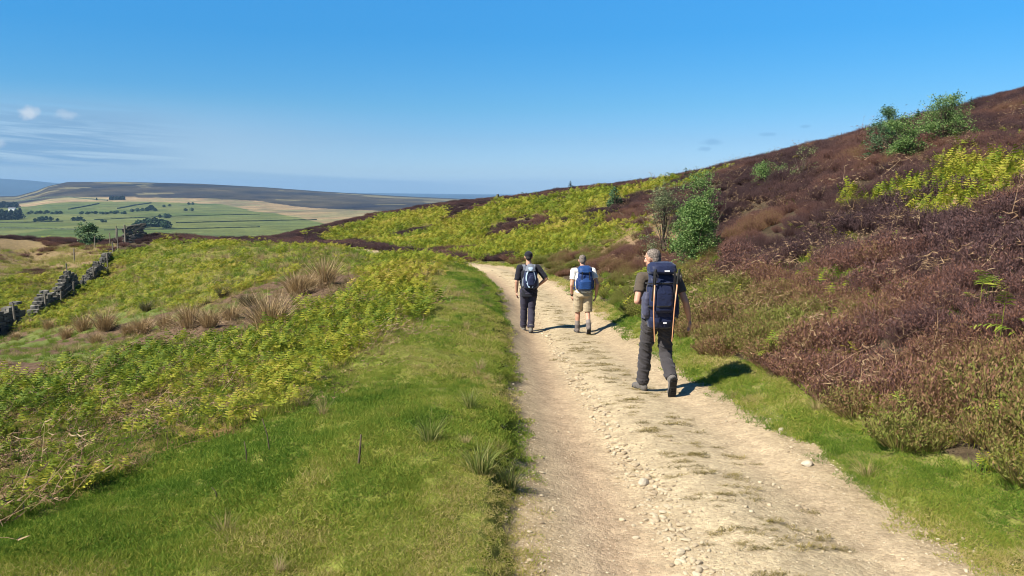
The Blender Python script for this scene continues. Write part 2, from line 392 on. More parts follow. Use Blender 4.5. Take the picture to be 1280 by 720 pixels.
for k in range(5):
    fs = Q[part == k]
    used, inv = np.unique(fs, return_inverse=True); inv = inv.reshape(fs.shape)
    me = bpy.data.meshes.new(names[k][0])
    me.vertices.add(len(used)); me.vertices.foreach_set('co', V[used].ravel().astype(np.float32))
    me.loops.add(inv.size); me.loops.foreach_set('vertex_index', inv.ravel().astype(np.int32))
    me.polygons.add(len(fs)); me.polygons.foreach_set('loop_start', (np.arange(len(fs)) * 4).astype(np.int32))
    me.polygons.foreach_set('use_smooth', np.ones(len(fs), bool))
    me.update(calc_edges=True)
    a = me.attributes.new('base', 'FLOAT_COLOR', 'POINT'); a.data.foreach_set('color', np.c_[base[used], np.ones(len(used))].ravel().astype(np.float32))
    me.materials.append(gmats[k])
    o = bpy.data.objects.new(names[k][0], me); COL.objects.link(o)
    tag(o, names[k][1], names[k][2], kind='structure')
# ------------------------------------------------------------------ ground cover: small plants, scattered by geometry nodes
class G:
    """triangle and quad collector"""
    def __init__(s): s.v = []; s.f = []; s.mi = []
    def face(s, pts, mi=0):
        b = len(s.v); s.v += [tuple(p) for p in pts]; s.f.append(tuple(range(b, b + len(pts)))); s.mi.append(mi)
    def strip(s, P, W, side, mi=0, tip=True):
        """a ribbon along the points P with half widths W"""
        b = len(s.v); n = len(P)
        for p, w in zip(P, W):
            p = Vector(p); s.v.append(tuple(p - side * w)); s.v.append(tuple(p + side * w))
        for i in range(n - 1):
            a = b + 2 * i; s.f.append((a, a + 1, a + 3, a + 2)); s.mi.append(mi)
    def tube(s, P, Rr, k=5, mi=0):
        b = len(s.v); n = len(P)
        for i, p in enumerate(P):
            p = Vector(p); d = (Vector(P[min(i + 1, n - 1)]) - Vector(P[max(i - 1, 0)])).normalized()
            u = d.orthogonal().normalized(); w = d.cross(u)
            for j in range(k):
                a = 2 * math.pi * j / k; s.v.append(tuple(p + (u * math.cos(a) + w * math.sin(a)) * Rr[i]))
        for i in range(n - 1):
            for j in range(k):
                s.f.append((b + i * k + j, b + i * k + (j + 1) % k, b + (i + 1) * k + (j + 1) % k, b + (i + 1) * k + j)); s.mi.append(mi)
        s.f.append(tuple(b + (n - 1) * k + j for j in range(k))); s.mi.append(mi)
    def obj(s, name, mats, link=False, parent=None, smooth_=False):
        return mesh_obj(name, s.v, s.f, mats, parent=parent, fmat=s.mi, link=link, smooth_=smooth_)
U = random.uniform
def dirv(az, el): return Vector((math.cos(el) * math.cos(az), math.cos(el) * math.sin(az), math.sin(el)))
def grass_tuft(n, rad, h, w, lean=.5, mi=0, g=None, base=(0, 0, 0)):
    g = g or G()
    for _ in range(n):
        a = U(0, 6.283); r = rad * math.sqrt(random.random()); p = Vector(base) + Vector((r * math.cos(a), r * math.sin(a), -.005))
        b = U(0, 6.283); L = h * U(.55, 1.1); el = R(90) - abs(random.gauss(0, lean)); d = dirv(b, el)
        side = d.cross(Vector((math.cos(b + 1.3), math.sin(b + 1.3), .2))).normalized()
        m = p + d * L * .55; d2 = (d + Vector((math.cos(b), math.sin(b), -.2)) * U(.1, .6) * lean).normalized(); e = m + d2 * L * .45
        ww = w * U(.7, 1.2)
        g.strip([p, m], [ww * .5, ww * .4], side, mi)
        k = len(g.v) - 2; g.v.append(tuple(e)); g.f.append((k, k + 1, len(g.v) - 1)); g.mi.append(mi)
    return g
def frond(g, base, az, el, L, fine, mi=0):
    """one bracken frond: arching midrib, paired pinnae, leaflets"""
    p = Vector(base); P = []; n = 10; e = el
    for i in range(n + 1):
        P.append(p.copy()); d = dirv(az, e); p = p + d * L / n; e -= (el + .35) / n * U(.6, 1.5)
    g.strip(P, [.004 * (1 - i / (n + 2)) for i in range(n + 1)], Vector((-math.sin(az), math.cos(az), 0)), mi)
    for i in range(2, n + 1):
        t = i / n; l = L * .50 * (1 - t) ** .75 * min(1, (t - .05) * 4) + .015
        f = (P[i] - P[i - 1]).normalized(); sd = Vector((-math.sin(az), math.cos(az), 0)); up = f.cross(sd) * -1
        for sg in (-1, 1):
            d = (sd * sg + f * .45 + up * U(-.15, .15) + Vector((0, 0, -.12))).normalized()
            if fine:
                m = max(3, int(l / .022)); q = d.cross(up).normalized()
                for k in range(m):
                    c = P[i] + d * l * (k + .3) / m + Vector((0, 0, -.10 * l * (k / m) ** 2)); w = .030 * (1 - .75 * k / m) + .006
                    for s2 in (-1, 1):
                        t1 = c + q * s2 * w + d * .012
                        g.face([c - d * .009, t1 + Vector((0, 0, U(-.006, .006))), c + d * .011], mi)
            else:
                e2 = P[i] + d * l + Vector((0, 0, -.1 * l)); q = f * (.035 if l > .05 else .02)
                g.face([P[i] - q * .5, e2, P[i] + q * .8], mi)
def bracken(nf, h, L, np_):
    """young bracken: several thin stems, each opening into a narrow feathery frond with separate pinnae"""
    g = G()
    for k in range(nf):
        a = U(0, 6.283); b = Vector((U(-.16, .16), U(-.16, .16), -.02)); hh = h * U(.25, 1.15); p = b + Vector((U(-.03, .03), U(-.03, .03), hh)); e = R(U(25, 85)); l = L * U(.55, 1.15)
        sd = Vector((-math.sin(a), math.cos(a), 0)); g.strip([b, (b + p) / 2, p], [.003, .003, .0025], sd); P = [p]; n = np_
        for i in range(n): P.append(P[-1] + dirv(a, e) * l / n); e -= U(.0, .24)
        g.strip(P, [.0025] * n + [.001], sd)
        for i in range(1, n):
            t = i / n; q = l * .42 * (1 - t) ** .8 * U(.8, 1.15) + .01; f = (P[i + 1] - P[i]).normalized(); up = f.cross(sd)
            for sg in (-1, 1):
                d = (sd * sg + f * U(.3, .7) + up * U(-.35, .1)).normalized(); w = f * (l / n * .30); m = P[i] + d * q * .5 - Vector((0, 0, .02 * q)); tip = P[i] + d * q - Vector((0, 0, U(.05, .3) * q))
                g.face([P[i] - w * .4, m - w * .9, tip, m + w, P[i] + w * .5])
    return g
def heather(n, rad, h, leaf, sprig=6):
    """a domed clump of thin upright twigs closely set with short leafy shoots"""
    g = G()
    for _ in range(n):
        a = U(0, 6.283); r = math.sqrt(random.random()); hh = h * (1 - .55 * r * r) * U(.75, 1.15)
        b = Vector((rad * .45 * r * math.cos(a), rad * .45 * r * math.sin(a), 0)); t = Vector((rad * r * math.cos(a) + U(-.04, .04), rad * r * math.sin(a) + U(-.04, .04), hh))
        d = (t - b).normalized(); sd = d.orthogonal().normalized()
        sd.rotate(Quaternion(d, U(0, 6.283)))
        g.face([b - sd * .003, b + sd * .003, t])
        for k in range(sprig):
            u = 1 - .55 * (k + random.random()) / sprig; c = b + (t - b) * u
            q = (dirv(U(0, 6.283), U(.2, 1.3)) + d * .5).normalized(); l = leaf * U(.6, 1.3); s2 = q.orthogonal().normalized(); s2.rotate(Quaternion(q, U(0, 6.283)))
            g.face([c - s2 * l * .22, c + q * l * .55 + s2 * l * .16, c + q * l, c + q * l * .5 - s2 * l * .2])
    return g
def stalks(n, rad, h, w, flat):
    """dead bracken: bent and fallen pale stalks with crumpled frond remains"""
    g = G()
    for _ in range(n):
        p = Vector((U(-rad, rad), U(-rad, rad), U(0, h * .25))); a = U(0, 6.283); el = abs(random.gauss(flat, .35)); P = [p]
        for k in range(3): P.append(P[-1] + dirv(a, el) * U(.08, .16) * (h / .3)); a += U(-.4, .4); el -= U(-.1, .5)
        sd = Vector((-math.sin(a), math.cos(a), .3)).normalized(); g.strip(P, [w, w, w * .8, w * .4], sd)
        for q in P[1:]:
            if random.random() < .6:
                for _k in range(3):
                    d = dirv(U(0, 6.283), U(-.4, .8)); s2 = d.orthogonal().normalized(); l = U(.03, .08); g.face([q - s2 * .004, q + s2 * .006, q + d * l])
    return g
def rush(n, rad, h, w, lean=.35): 
    g = G()
    for _ in range(n):
        a = U(0, 6.283); r = rad * random.random(); b = Vector((r * math.cos(a) * .6, r * math.sin(a) * .6, -.03)); a2 = a + U(-.7, .7); el = R(90) - abs(random.gauss(0, lean)) - r * .4; L = h * U(.5, 1.1)
        d = dirv(a2, el); m = b + d * L * .55; e = m + (d + Vector((math.cos(a2) * .35, math.sin(a2) * .35, -.15))).normalized() * L * .45
        sd = d.cross(Vector((0, 0, 1)) + Vector((U(-1, 1), U(-1, 1), 0))).normalized()
        g.strip([b, m, e], [w, w * .8, w * .15], sd)
    return g
def pebble(seed, flat=.7):
    bm = bmesh.new(); bmesh.ops.create_icosphere(bm, subdivisions=2, radius=1)
    rr_ = random.Random(seed); off = [(Vector((rr_.gauss(0, 1), rr_.gauss(0, 1), rr_.gauss(0, 1))).normalized(), rr_.uniform(.55, .95)) for _ in range(7)]
    for v in bm.verts:
        p = v.co.copy()
        for nrm, dd in off:
            k = p.dot(nrm) - dd
            if k > 0: p -= nrm * k * .92
        v.co = Vector((p.x, p.y * .85, p.z * flat))
    return bm
def scatter(name, label, cat, protos, pts, scl, tint, idx=None, rot=None):
    """ground cover that nobody could count: one object, instanced on its points"""
    n = len(pts); me = bpy.data.meshes.new(name); me.vertices.add(n); me.vertices.foreach_set('co', np.asarray(pts, np.float32).ravel())
    if rot is None: rot = np.c_[rng.uniform(-.12, .12, n), rng.uniform(-.12, .12, n), rng.uniform(0, 6.283, n)]
    if idx is None: idx = rng.integers(0, len(protos), n)
    scl = np.asarray(scl, np.float32)
    if scl.ndim == 1: scl = np.repeat(scl[:, None], 3, 1)
    for an, ty, key, dat in (('rot', 'FLOAT_VECTOR', 'vector', rot), ('scl', 'FLOAT_VECTOR', 'vector', scl), ('tint', 'FLOAT', 'value', tint), ('idx', 'INT', 'value', idx)):
        a = me.attributes.new(an, ty, 'POINT'); a.data.foreach_set(key, np.ascontiguousarray(dat, np.int32 if ty == 'INT' else np.float32).ravel())
    o = bpy.data.objects.new(name, me); COL.objects.link(o); tag(o, label, cat, kind='stuff')
    ng = bpy.data.node_groups.new(name + '_scatter', 'GeometryNodeTree')
    ng.interface.new_socket('Geometry', in_out='INPUT', socket_type='NodeSocketGeometry'); ng.interface.new_socket('Geometry', in_out='OUTPUT', socket_type='NodeSocketGeometry')
    gi = ng.nodes.new('NodeGroupInput'); go = ng.nodes.new('NodeGroupOutput'); iop = ng.nodes.new('GeometryNodeInstanceOnPoints'); jn = ng.nodes.new('GeometryNodeJoinGeometry')
    L = ng.links.new
    for p in protos:
        oi = ng.nodes.new('GeometryNodeObjectInfo'); oi.inputs['Object'].default_value = p; oi.inputs['As Instance'].default_value = True; L(oi.outputs['Geometry'], jn.inputs[0])
    def na(nm, ty):
        x = ng.nodes.new('GeometryNodeInputNamedAttribute'); x.data_type = ty; x.inputs[0].default_value = nm; return x.outputs[0]
    er = ng.nodes.new('FunctionNodeEulerToRotation'); L(na('rot', 'FLOAT_VECTOR'), er.inputs[0])
    L(gi.outputs[0], iop.inputs['Points']); L(jn.outputs[0], iop.inputs['Instance']); iop.inputs['Pick Instance'].default_value = True
    L(na('idx', 'INT'), iop.inputs['Instance Index']); L(er.outputs[0], iop.inputs['Rotation']); L(na('scl', 'FLOAT_VECTOR'), iop.inputs['Scale'])
    L(iop.outputs[0], go.inputs[0])
    md = o.modifiers.new('scatter', 'NODES'); md.node_group = ng
    print('SCATTER', name, n, flush=True)
    return o
def sample(dens, r0, r1, az0=-44, az1=44, fall=6.0, power=1.3):
    """points on the ground, thinning with distance; returns x, y and the widening that keeps the cover closed"""
    N_ = 240; edges = np.exp(np.linspace(math.log(r0), math.log(r1), N_ + 1)); X = []; Y = []
    for a, b in zip(edges[:-1], edges[1:]):
        m = (a + b) / 2; d = dens * min(1, (fall / m) ** power); area = .5 * math.radians(az1 - az0) * (b * b - a * a); k = rng.poisson(d * area)
        r = np.sqrt(rng.uniform(a * a, b * b, k)); t = np.radians(rng.uniform(az0, az1, k)); X.append(r * np.sin(t)); Y.append(r * np.cos(t))
    return np.concatenate(X), np.concatenate(Y)
def onground(x, y, dz=0): return np.c_[x, y, height(x, y) + dz]
def visible(x, y, z, slack=14, near=10):
    """leave out plants no camera near the photograph's could see: behind a crest by more than SLACK photo pixels, or far outside the frame"""
    r = np.hypot(x, y); px, py = pix(x, y, z)
    k = (px > -220) & (px < 1500) & (py < 900)
    b = np.clip(((np.degrees(np.arctan2(x, y)) + 50) * 4).astype(int), 0, 399)
    return (k & (py < HZ_LIMIT(b, r) + slack)) | (r < near)
# crest table: for each bearing, the highest picture line reached by nearer ground
_ba = np.radians((np.arange(400) + .5) / 4 - 50); _br = np.exp(np.linspace(math.log(2), math.log(240), 260))
_bx = _br[None] * np.sin(_ba)[:, None]; _by = _br[None] * np.cos(_ba)[:, None]; _bz = height(_bx, _by); _, _bpy = pix(_bx, _by, _bz)
_bm = np.minimum.accumulate(_bpy, 1)
def HZ_LIMIT(b, r):
    i = np.clip(np.searchsorted(_br, r) - 1, 0, 259); return _bm[b, i]

M_turf = attr_mat('turf_blades', [(0, (.075, .15, .017)), (.35, (.165, .25, .03)), (.7, (.30, .31, .052)), (1, (.47, .38, .16))], .4, jitter=.5)
M_brk = attr_mat('bracken_fronds', [(0, (.09, .15, .015)), (.35, (.21, .25, .02)), (.7, (.33, .31, .03)), (1, (.42, .31, .08))], .35, jitter=.55)
M_heath = attr_mat('heather_shoots', [(0, (.058, .035, .036)), (.3, (.122, .066, .059)), (.55, (.215, .103, .068)), (.72, (.22, .145, .06)), (.86, (.16, .15, .04)), (1, (.17, .19, .035))], .15, jitter=.42)
M_dead = attr_mat('dead_stalks', [(0, (.11, .065, .035)), (.5, (.23, .145, .08)), (1, (.38, .28, .16))], .1, jitter=.6)
M_rush = attr_mat('dry_grass', [(0, (.10, .13, .03)), (.4, (.28, .21, .09)), (1, (.45, .34, .19))], .25, jitter=.4)
M_peb = attr_mat('grit_stones', [(0, (.17, .125, .08)), (.5, (.34, .27, .175)), (1, (.46, .39, .27))], 0, .9, jitter=.5)

TUFTS = [grass_tuft(85, .10, .036, .0048, .95).obj('turf_tuft', M_turf) for _ in range(4)]
TUFTL = [grass_tuft(80, .12, .15, .005, .5).obj('long_grass_tuft', M_turf) for _ in range(4)]
BRKF = [bracken(6, .26, .24, 8).obj('bracken_plant', M_brk) for _ in range(5)]
BRKC = [bracken(7, .28, .28, 5).obj('bracken_clump', M_brk) for _ in range(4)]
HEAF = [heather(460, .26, .34, .0115, 20).obj('heather_clump', M_heath) for _ in range(4)]
HEAC = [heather(240, .30, .34, .030, 8).obj('heather_tuft', M_heath) for _ in range(4)]
DEAD = [stalks(12, .3, .26, .0022, .45).obj('dead_stalk_heap', M_dead) for _ in range(4)]
DRY = [rush(70, .11, .36, .003, .5).obj('dry_grass_tuft', M_rush) for _ in range(4)]
PEB = []
for k in range(5):
    bm = pebble(k + 1); me = bpy.data.meshes.new('pebble'); bm.to_mesh(me); bm.free(); me.materials.append(M_peb); PEB.append(bpy.data.objects.new('pebble', me))

def pick(x, y, dens): return rng.random(x.size) < dens
# short turf on the verges
x, y = sample(430, 2.6, 45, fall=5.0, power=1.5); z = zones(x, y); k = (z['turf'] | z['verge']) | (z['left'] & (y < 14) & (rng.random(x.size) < .3))
k |= z['path'] & (np.abs(z['s']) > 1.08) & (rng.random(x.size) < .4 * smooth(1.08, 1.35, np.abs(z['s'])))
x, y = x[k], y[k]; zz = height(x, y); v = visible(x, y, zz); x, y, zz = x[v], y[v], zz[v]; r = np.hypot(x, y)
tn = np.clip(.36 + .85 * (fbm(x / 1.1, y / 1.6, 101, 4) - .45) * 2 + .45 * (fbm(x / .22, y / .22, 102, 2) - .5), 0, 1)
tn = np.clip(tn + np.where(zones(x, y)['verge'], .24 + .6 * (fbm(x / .5, y / .5, 106, 3) - .5), 0), 0, 1)
gs = np.clip(.45 + 1.0 * fbm(x / .7, y / .9, 103, 3), .4, 1.35) * (1 + .055 * np.maximum(r - 5, 0))
scatter('short_grass', 'short green turf on both verges of the track', 'grass', TUFTS, np.c_[x, y, zz], np.c_[gs, gs, gs * .85], tn)
# longer grass: hollow, edges of the turf, slope behind
x, y = sample(26, 2.8, 90, fall=9, power=1.25); z = zones(x, y); q = fbm(x / 1.2, y / 1.2, 104, 3)
k = (z['hollow'] & ~inside(x, y, SCAR) & ~inside(x, y, SCAR2) & (rng.random(x.size) < .7)) | (z['turf'] & (q > .63)) | (z['verge'] & ((q > .5) | (z['s'] > HALF + .55) & (rng.random(x.size) < .6))) | ((z['left'] | z['mid']) & (q > .42) & (rng.random(x.size) < .5)) | (z['tan'] & (rng.random(x.size) < .8)) | (z['far'] & (rng.random(x.size) < .15)) | (z['heath'] & (z['s'] > 0) & (z['s'] < 5.5) & (y < 26) & (q > .56))
x, y = x[k], y[k]; zz = height(x, y); v = visible(x, y, zz); x, y, zz = x[v], y[v], zz[v]; r = np.hypot(x, y); zt = zones(x, y)
tn = np.clip(.35 + .5 * (fbm(x / 2, y / 2, 105, 3) - .5) * 2 + .45 * zt['tan'] + .1 * zt['hollow'], 0, 1)
gs = rng.uniform(.5, 1.1, x.size) * (1 + .045 * np.maximum(r - 9, 0)) * np.where(zt['turf'], .5, np.where(zt['verge'], .65, 1)) * np.where(zt['turf'] | zt['verge'], 1, np.where(zt['hollow'], .55, 1))
scatter('long_grass', 'longer rough grass among the bracken and in the hollow', 'grass', TUFTL, np.c_[x, y, zz], np.c_[gs, gs, np.minimum(gs, 2.0)], tn)
# young bracken, near plants with leaflets, far ones coarser
x, y = sample(125, 3.0, 110, fall=5, power=1.2); z = zones(x, y); q = fbm(x / 1.6, y / 2.2, 110, 3)
lowh = z['heath'] & (z['s'] < 6) & (z['s'] > 0) & (y < 24)
k = ((z['left'] | z['mid']) & (q > .34 + .1 * (fbm(x / .5, y / .5, 112, 2) - .5)) & (rng.random(x.size) < np.where(z['mid'], .62 * (1.0 - .75 * (fbm(x / 4, y / 7, 142, 3) > .52)), .8))) | z['far'] | z['br1'] | (lowh & (q > .52) & (rng.random(x.size) < .40)) | (z['straw'] & (rng.random(x.size) < .15)) | (z['heath'] & (rng.random(x.size) < .006))
k &= ~((inside(x, y, DEADL)) & (rng.random(x.size) < .75))
x, y = x[k], y[k]; zz = height(x, y); v = visible(x, y, zz); x, y, zz = x[v], y[v], zz[v]; r = np.hypot(x, y); zt = zones(x, y)
tn = np.clip(.42 + .9 * (fbm(x / 3, y / 4, 111, 3) - .5) + .03 * zt['far'] + .14 * zt['br1'] - .1 * (zt['left'] & (y < 20)) + rng.normal(0, .14, x.size), 0, 1)
gs = rng.uniform(.5, 1.15, x.size) * np.where(zt['br1'], .8, 1) * np.interp(r, [4, 18], [.46, .9]) * (1 + .012 * np.maximum(r - 10, 0))
near = r < 26
scatter('bracken_patch', 'yellow green young bracken covering the slopes', 'bracken', BRKF + BRKC, np.c_[x, y, zz], np.c_[gs * (1 + .008 * np.maximum(r - 12, 0)), gs * (1 + .008 * np.maximum(r - 12, 0)), gs * np.where(zt['br1'], 1.4, np.where(zt['far'], 1.05, np.where(y < 30, .78, .8)))], tn, idx=np.where(near, rng.integers(0, 5, x.size), 5 + rng.integers(0, 4, x.size)))
# heather
x, y = sample(16, 3.5, 130, az0=-44, fall=10, power=1.15); z = zones(x, y); clump = fbm(x / 5.5, y / 9, 65, 3); q = fbm(x / .9, y / .9, 120, 3)
k = (z['heath'] & ((q > .30) | (y < 14) & (rng.random(x.size) < .75))) | (z['tan'] & (fbm(x / 3, y / 4, 125, 3) > .52) & (rng.random(x.size) < .6)) | (z['br1'] & (rng.random(x.size) < .1)) | (z['straw'] & (rng.random(x.size) < .30)) | ((z['far']) & (clump > .54) & (rng.random(x.size) < .4)) | ((z['verge']) & (z['s'] > HALF + .5) & (rng.random(x.size) < .3))
x, y = x[k], y[k]; zz = height(x, y); v = visible(x, y, zz); x, y, zz = x[v], y[v], zz[v]; r = np.hypot(x, y); zt = zones(x, y)
edge = (1 - smooth(.9, 4.2, zt['s'] - HALF - .6 * (fbm(x / 2, y / 3, 121, 3) - .3) * 3)) * (y < 40)
tn = np.clip(.29 + 1.25 * (fbm(x / 3.2, y / 4.5, 122, 4) - .5) - .12 * smooth(15, 40, r) + rng.normal(0, .05, x.size), 0, .62)
tn = np.where(zt['tan'], tn + .2, tn)
tn = np.clip(tn + edge * (.15 + .55 * fbm(x / .9, y / 1.4, 123, 3)), 0, 1)
gs = rng.uniform(.6, 1.3, x.size) * (.68 + .65 * fbm(x / 1.1, y / 1.1, 124, 3))
wd = gs * (1 + .018 * np.maximum(r - 10, 0)); ht = gs * np.where(zt['s'] - HALF < .9, .8, 1.0)
scatter('heather_cover', 'brown purple heather covering the hillside', 'heather', HEAF + HEAC, np.c_[x, y, zz], np.c_[wd, wd, ht], tn, idx=np.where(r < 20, rng.integers(0, 4, x.size), 4 + rng.integers(0, 4, x.size)))
# dead stalks
x, y = sample(8, 3.5, 75, fall=10, power=1.2); z = zones(x, y); q = fbm(x / 2.4, y / 2.8, 130, 3)
k = (z['heath'] & (x < 22) & (q > .50) & (rng.random(x.size) < .6)) | (inside(x, y, DEADL) & (z['left'] | z['turf']) & (rng.random(x.size) < .9)) | (inside(x, y, DEADM) & (z['left'] | z['turf']) & (rng.random(x.size) < .55)) | (z['left'] & (q > .46) & (rng.random(x.size) < .6)) | z['straw'] | (z['far'] & (rng.random(x.size) < .12)) | (z['mid'] & (rng.random(x.size) < .15)) | (z['br1'] & (rng.random(x.size) < .25)) | (z['hollow'] & inside(x, y, SCAR) & (rng.random(x.size) < .5)) | (z['tan'] & (rng.random(x.size) < .3))
x, y = x[k], y[k]; zz = height(x, y); v = visible(x, y, zz); x, y, zz = x[v], y[v], zz[v]; r = np.hypot(x, y); zt = zones(x, y)
tn = np.clip(.5 + rng.normal(0, .2, x.size) - .1 * zt['left'], 0, 1); lng = zt['heath'] & (rng.random(x.size) < .2)
gs = rng.uniform(.5, 1.25, x.size) * (1 + .006 * np.maximum(r - 10, 0)); gs = gs * np.where(lng, 1.5, 1.0); dzz = np.where(zt['heath'], .20, np.where(zt['left'], .04, 0))
scatter('dead_bracken', 'pale dead bracken stalks lying through the heather', 'dead bracken', DEAD, np.c_[x, y, zz + dzz], gs, tn)
# dry grass
x, y = sample(4.5, 4, 90, fall=16, power=1.0); z = zones(x, y); q = fbm(x / 3, y / 5, 140, 3)
k = (z['hollow'] & (q > .46)) | (z['mid'] & (fbm(x / 4, y / 7, 142, 3) > .52)) | ((z['turf'] | z['verge']) & (fbm(x / .8, y / .8, 141, 2) > .60) & (y < 22)) | (inside(x, y, DEADM) & ~z['path']) | (z['tan'] & (rng.random(x.size) < .9)) | (z['mid'] & (q > .60) & (rng.random(x.size) < .6)) | (z['left'] & (q > .56) & (rng.random(x.size) < .5)) | (z['straw'] & (rng.random(x.size) < .6))
x, y = x[k], y[k]; zz = height(x, y); v = visible(x, y, zz); x, y, zz = x[v], y[v], zz[v]; r = np.hypot(x, y)
scatter('dry_grass', 'straw coloured dry grass tufts scattered over the hollow and slopes', 'dry grass', DRY, np.c_[x, y, zz], rng.uniform(.5, 1.1, x.size) * (1 + .006 * r) * np.where(np.abs(zones(x, y)['s']) < 4.5, np.where(y < 22, .5, 1), np.where(zones(x, y)['hollow'], .6, 1)), np.clip(rng.normal(.5, .2, x.size), 0, 1))
# grit and stones on the track
x, y = sample(1500, 2.8, 40, az0=-10, az1=42, fall=5.0, power=1.7); z = zones(x, y); s_ = z['s']
ridge = np.exp(-((s_ + .33 + .12 * (fbm(z['arc'] * .7, s_ * 0, 150, 2) - .5)) / .17) ** 2)
p = .30 + .5 * ridge + .25 * smooth(.85, 1.2, np.abs(s_)); p = np.where(np.abs(s_ + .75) < .28, .10, p)
k = (np.abs(s_) < HALF + .12) & (rng.random(x.size) < p) & (z['arc'] < 45)
x, y, s_, rg = x[k], y[k], s_[k], ridge[k]; zz = height(x, y); r = np.hypot(x, y)
sz = (.0035 + .006 * rng.random(x.size) ** 3 + rg * .026 * rng.random(x.size) ** 4.0 + .012 * (rng.random(x.size) > .985)) * (1 + .03 * np.maximum(r - 6, 0))
scatter('gravel', 'loose pale stones and grit lying along the track', 'gravel', PEB, np.c_[x, y, zz + sz * .25], np.c_[sz * rng.uniform(.8, 1.4, x.size), sz, sz * rng.uniform(.6, 1, x.size)], np.clip(rng.normal(.5, .22, x.size), 0, 1))
# flattened wisps of dead grass across the middle of the track
def wisp():
    g = G()
    for _ in range(60):
        xx = U(-.11, .11); yy = random.gauss(0, .030) + .05 * xx * xx * 8; L = U(.02, .05); a = U(-1.1, 1.1) + (math.pi if random.random() < .5 else 0)
        p = Vector((xx, yy, -.003)); m = p + Vector((math.cos(a), math.sin(a), U(.4, 1.3))) * L * .6; e = m + Vector((math.cos(a), math.sin(a), -.25)) * L * .5
        g.strip([p, m, e], [.0022, .002, .0006], Vector((-math.sin(a), math.cos(a), 0)))
    return g
M_wisp = attr_mat('flattened_grass', [(0, (.085, .07, .016)), (.5, (.18, .14, .035)), (1, (.32, .25, .10))], .15, jitter=.4)
WISP = [wisp().obj('grass_wisp', M_wisp) for _ in range(5)]
x, y = sample(75, 2.8, 34, az0=-6, az1=36, fall=6.0, power=1.0); z = zones(x, y); s_ = z['s']; q = fbm(x / .42, y / .13, 160, 3)
pw = np.exp(-((s_ - .22) / .36) ** 2) * smooth(.48, .58, q) * 1.35
k = (np.abs(s_) < 1.15) & (rng.random(x.size) < pw)
x, y = x[k], y[k]; zz = height(x, y); n = x.size
scatter('track_grass', 'flattened dead grass wisps along the crown of the track', 'grass', WISP, np.c_[x, y, zz + .002], rng.uniform(.25, .75, n) * (1 + .02 * np.hypot(x, y)), np.clip(rng.normal(.45, .2, n), 0, 1), rot=np.c_[np.zeros(n), np.zeros(n), rng.normal(.05, .22, n) + np.where(rng.random(n) < .5, 0, math.pi)])
# ------------------------------------------------------------------ young trees and bushes on the moor edge
def leaf_mat(name, stops, trans=.3, rough=.55):
    t = NT(name); ri = t.n('ShaderNodeNewGeometry').outputs['Random Per Island']
    return t.out(t.ramp(ri, stops), rough, .25, trans=trans)
M_bark = simple('bark', (.10, .075, .055), .9, .35, 30)
M_birch = leaf_mat('birch_leaves', [(0, (.06, .13, .03)), (.5, (.14, .24, .06)), (1, (.28, .37, .13))], .35)
M_pale = leaf_mat('pale_leaves', [(0, (.10, .13, .05)), (.5, (.18, .21, .08)), (1, (.28, .29, .13))], .3)
M_spruce = leaf_mat('spruce_needles', [(0, (.04, .10, .045)), (.5, (.08, .155, .065)), (1, (.15, .23, .10))], .25)
M_dspruce = leaf_mat('dark_needles', [(0, (.012, .045, .028)), (.5, (.025, .07, .04)), (1, (.05, .10, .05))], .1)
M_larch = leaf_mat('larch_needles', [(0, (.08, .115, .05)), (.5, (.15, .19, .085)), (1, (.26, .29, .14))], .25)
def leaves_at(g, c, n, rad, l, thin=.32):
    for _ in range(n):
        p = c + Vector((random.gauss(0, rad), random.gauss(0, rad), random.gauss(0, rad * .8))); d = dirv(U(0, 6.283), U(-.6, .9)); s = d.orthogonal().normalized(); s.rotate(Quaternion(d, U(0, 6.283))); k = l * U(.6, 1.25)
        g.face([p, p + d * k * .5 + s * k * thin, p + d * k, p + d * k * .5 - s * k * thin])
def bush(w, h, n=260, leaf=.055, low=.12, dens=16, stems=7, cone=0, thin=.32):
    tr, cr = G(), G()
    for i in range(stems):
        a = 6.283 * i / stems + U(-.4, .4); e = U(.75, 1.45); L = h * U(.75, 1.0); P = [Vector((U(-.06, .06), U(-.06, .06), -.05))]
        d = dirv(a, e)
        for k in range(5):
            d = (d + Vector((U(-.2, .2), U(-.2, .2), U(0, .25)))).normalized(); st = L / 5
            q = P[-1] + d * st; rr_ = math.hypot(q.x, q.y); lim = w * .5
            if rr_ > lim: q.x *= lim / rr_; q.y *= lim / rr_
            P.append(q)
        tr.tube(P, [.022 * (1 - .17 * k) for k in range(6)], 5)
    lobes = []
    for _ in range(max(9, n // 9)):
        z = low + (1 - low) * random.random() ** .85; prof = (1.02 - z) ** cone if cone else math.sin(min(1, z * .84 + .12) * math.pi) ** .5
        a = U(0, 6.283); r = w * .5 * prof * random.random() ** .45 * U(.7, 1.02); lobes.append((Vector((r * math.cos(a), r * math.sin(a), z * h)), w * U(.05, .085)))
    for c0, _r in lobes: tr.tube([Vector((0, 0, c0.z * .35)), Vector((c0.x * .45, c0.y * .45, c0.z * .8)), c0], [.011, .008, .003], 4)
    for _ in range(n):
        c0, r0 = random.choice(lobes); c = c0 + Vector((random.gauss(0, r0), random.gauss(0, r0), random.gauss(0, r0 * .8))); c.z = max(.03, c.z)
        leaves_at(cr, c, dens, .06 * (w / 1.6) ** .5, leaf, thin)
    if cone:
        tr.tube([(0, 0, -.1), (.01, 0, h * .6), (0, .01, h * 1.04)], [.03, .018, .004], 6)
        for k in range(24): leaves_at(cr, Vector((0, 0, h * U(.86, 1.08))), 3, .02, leaf, thin)
    return tr, cr
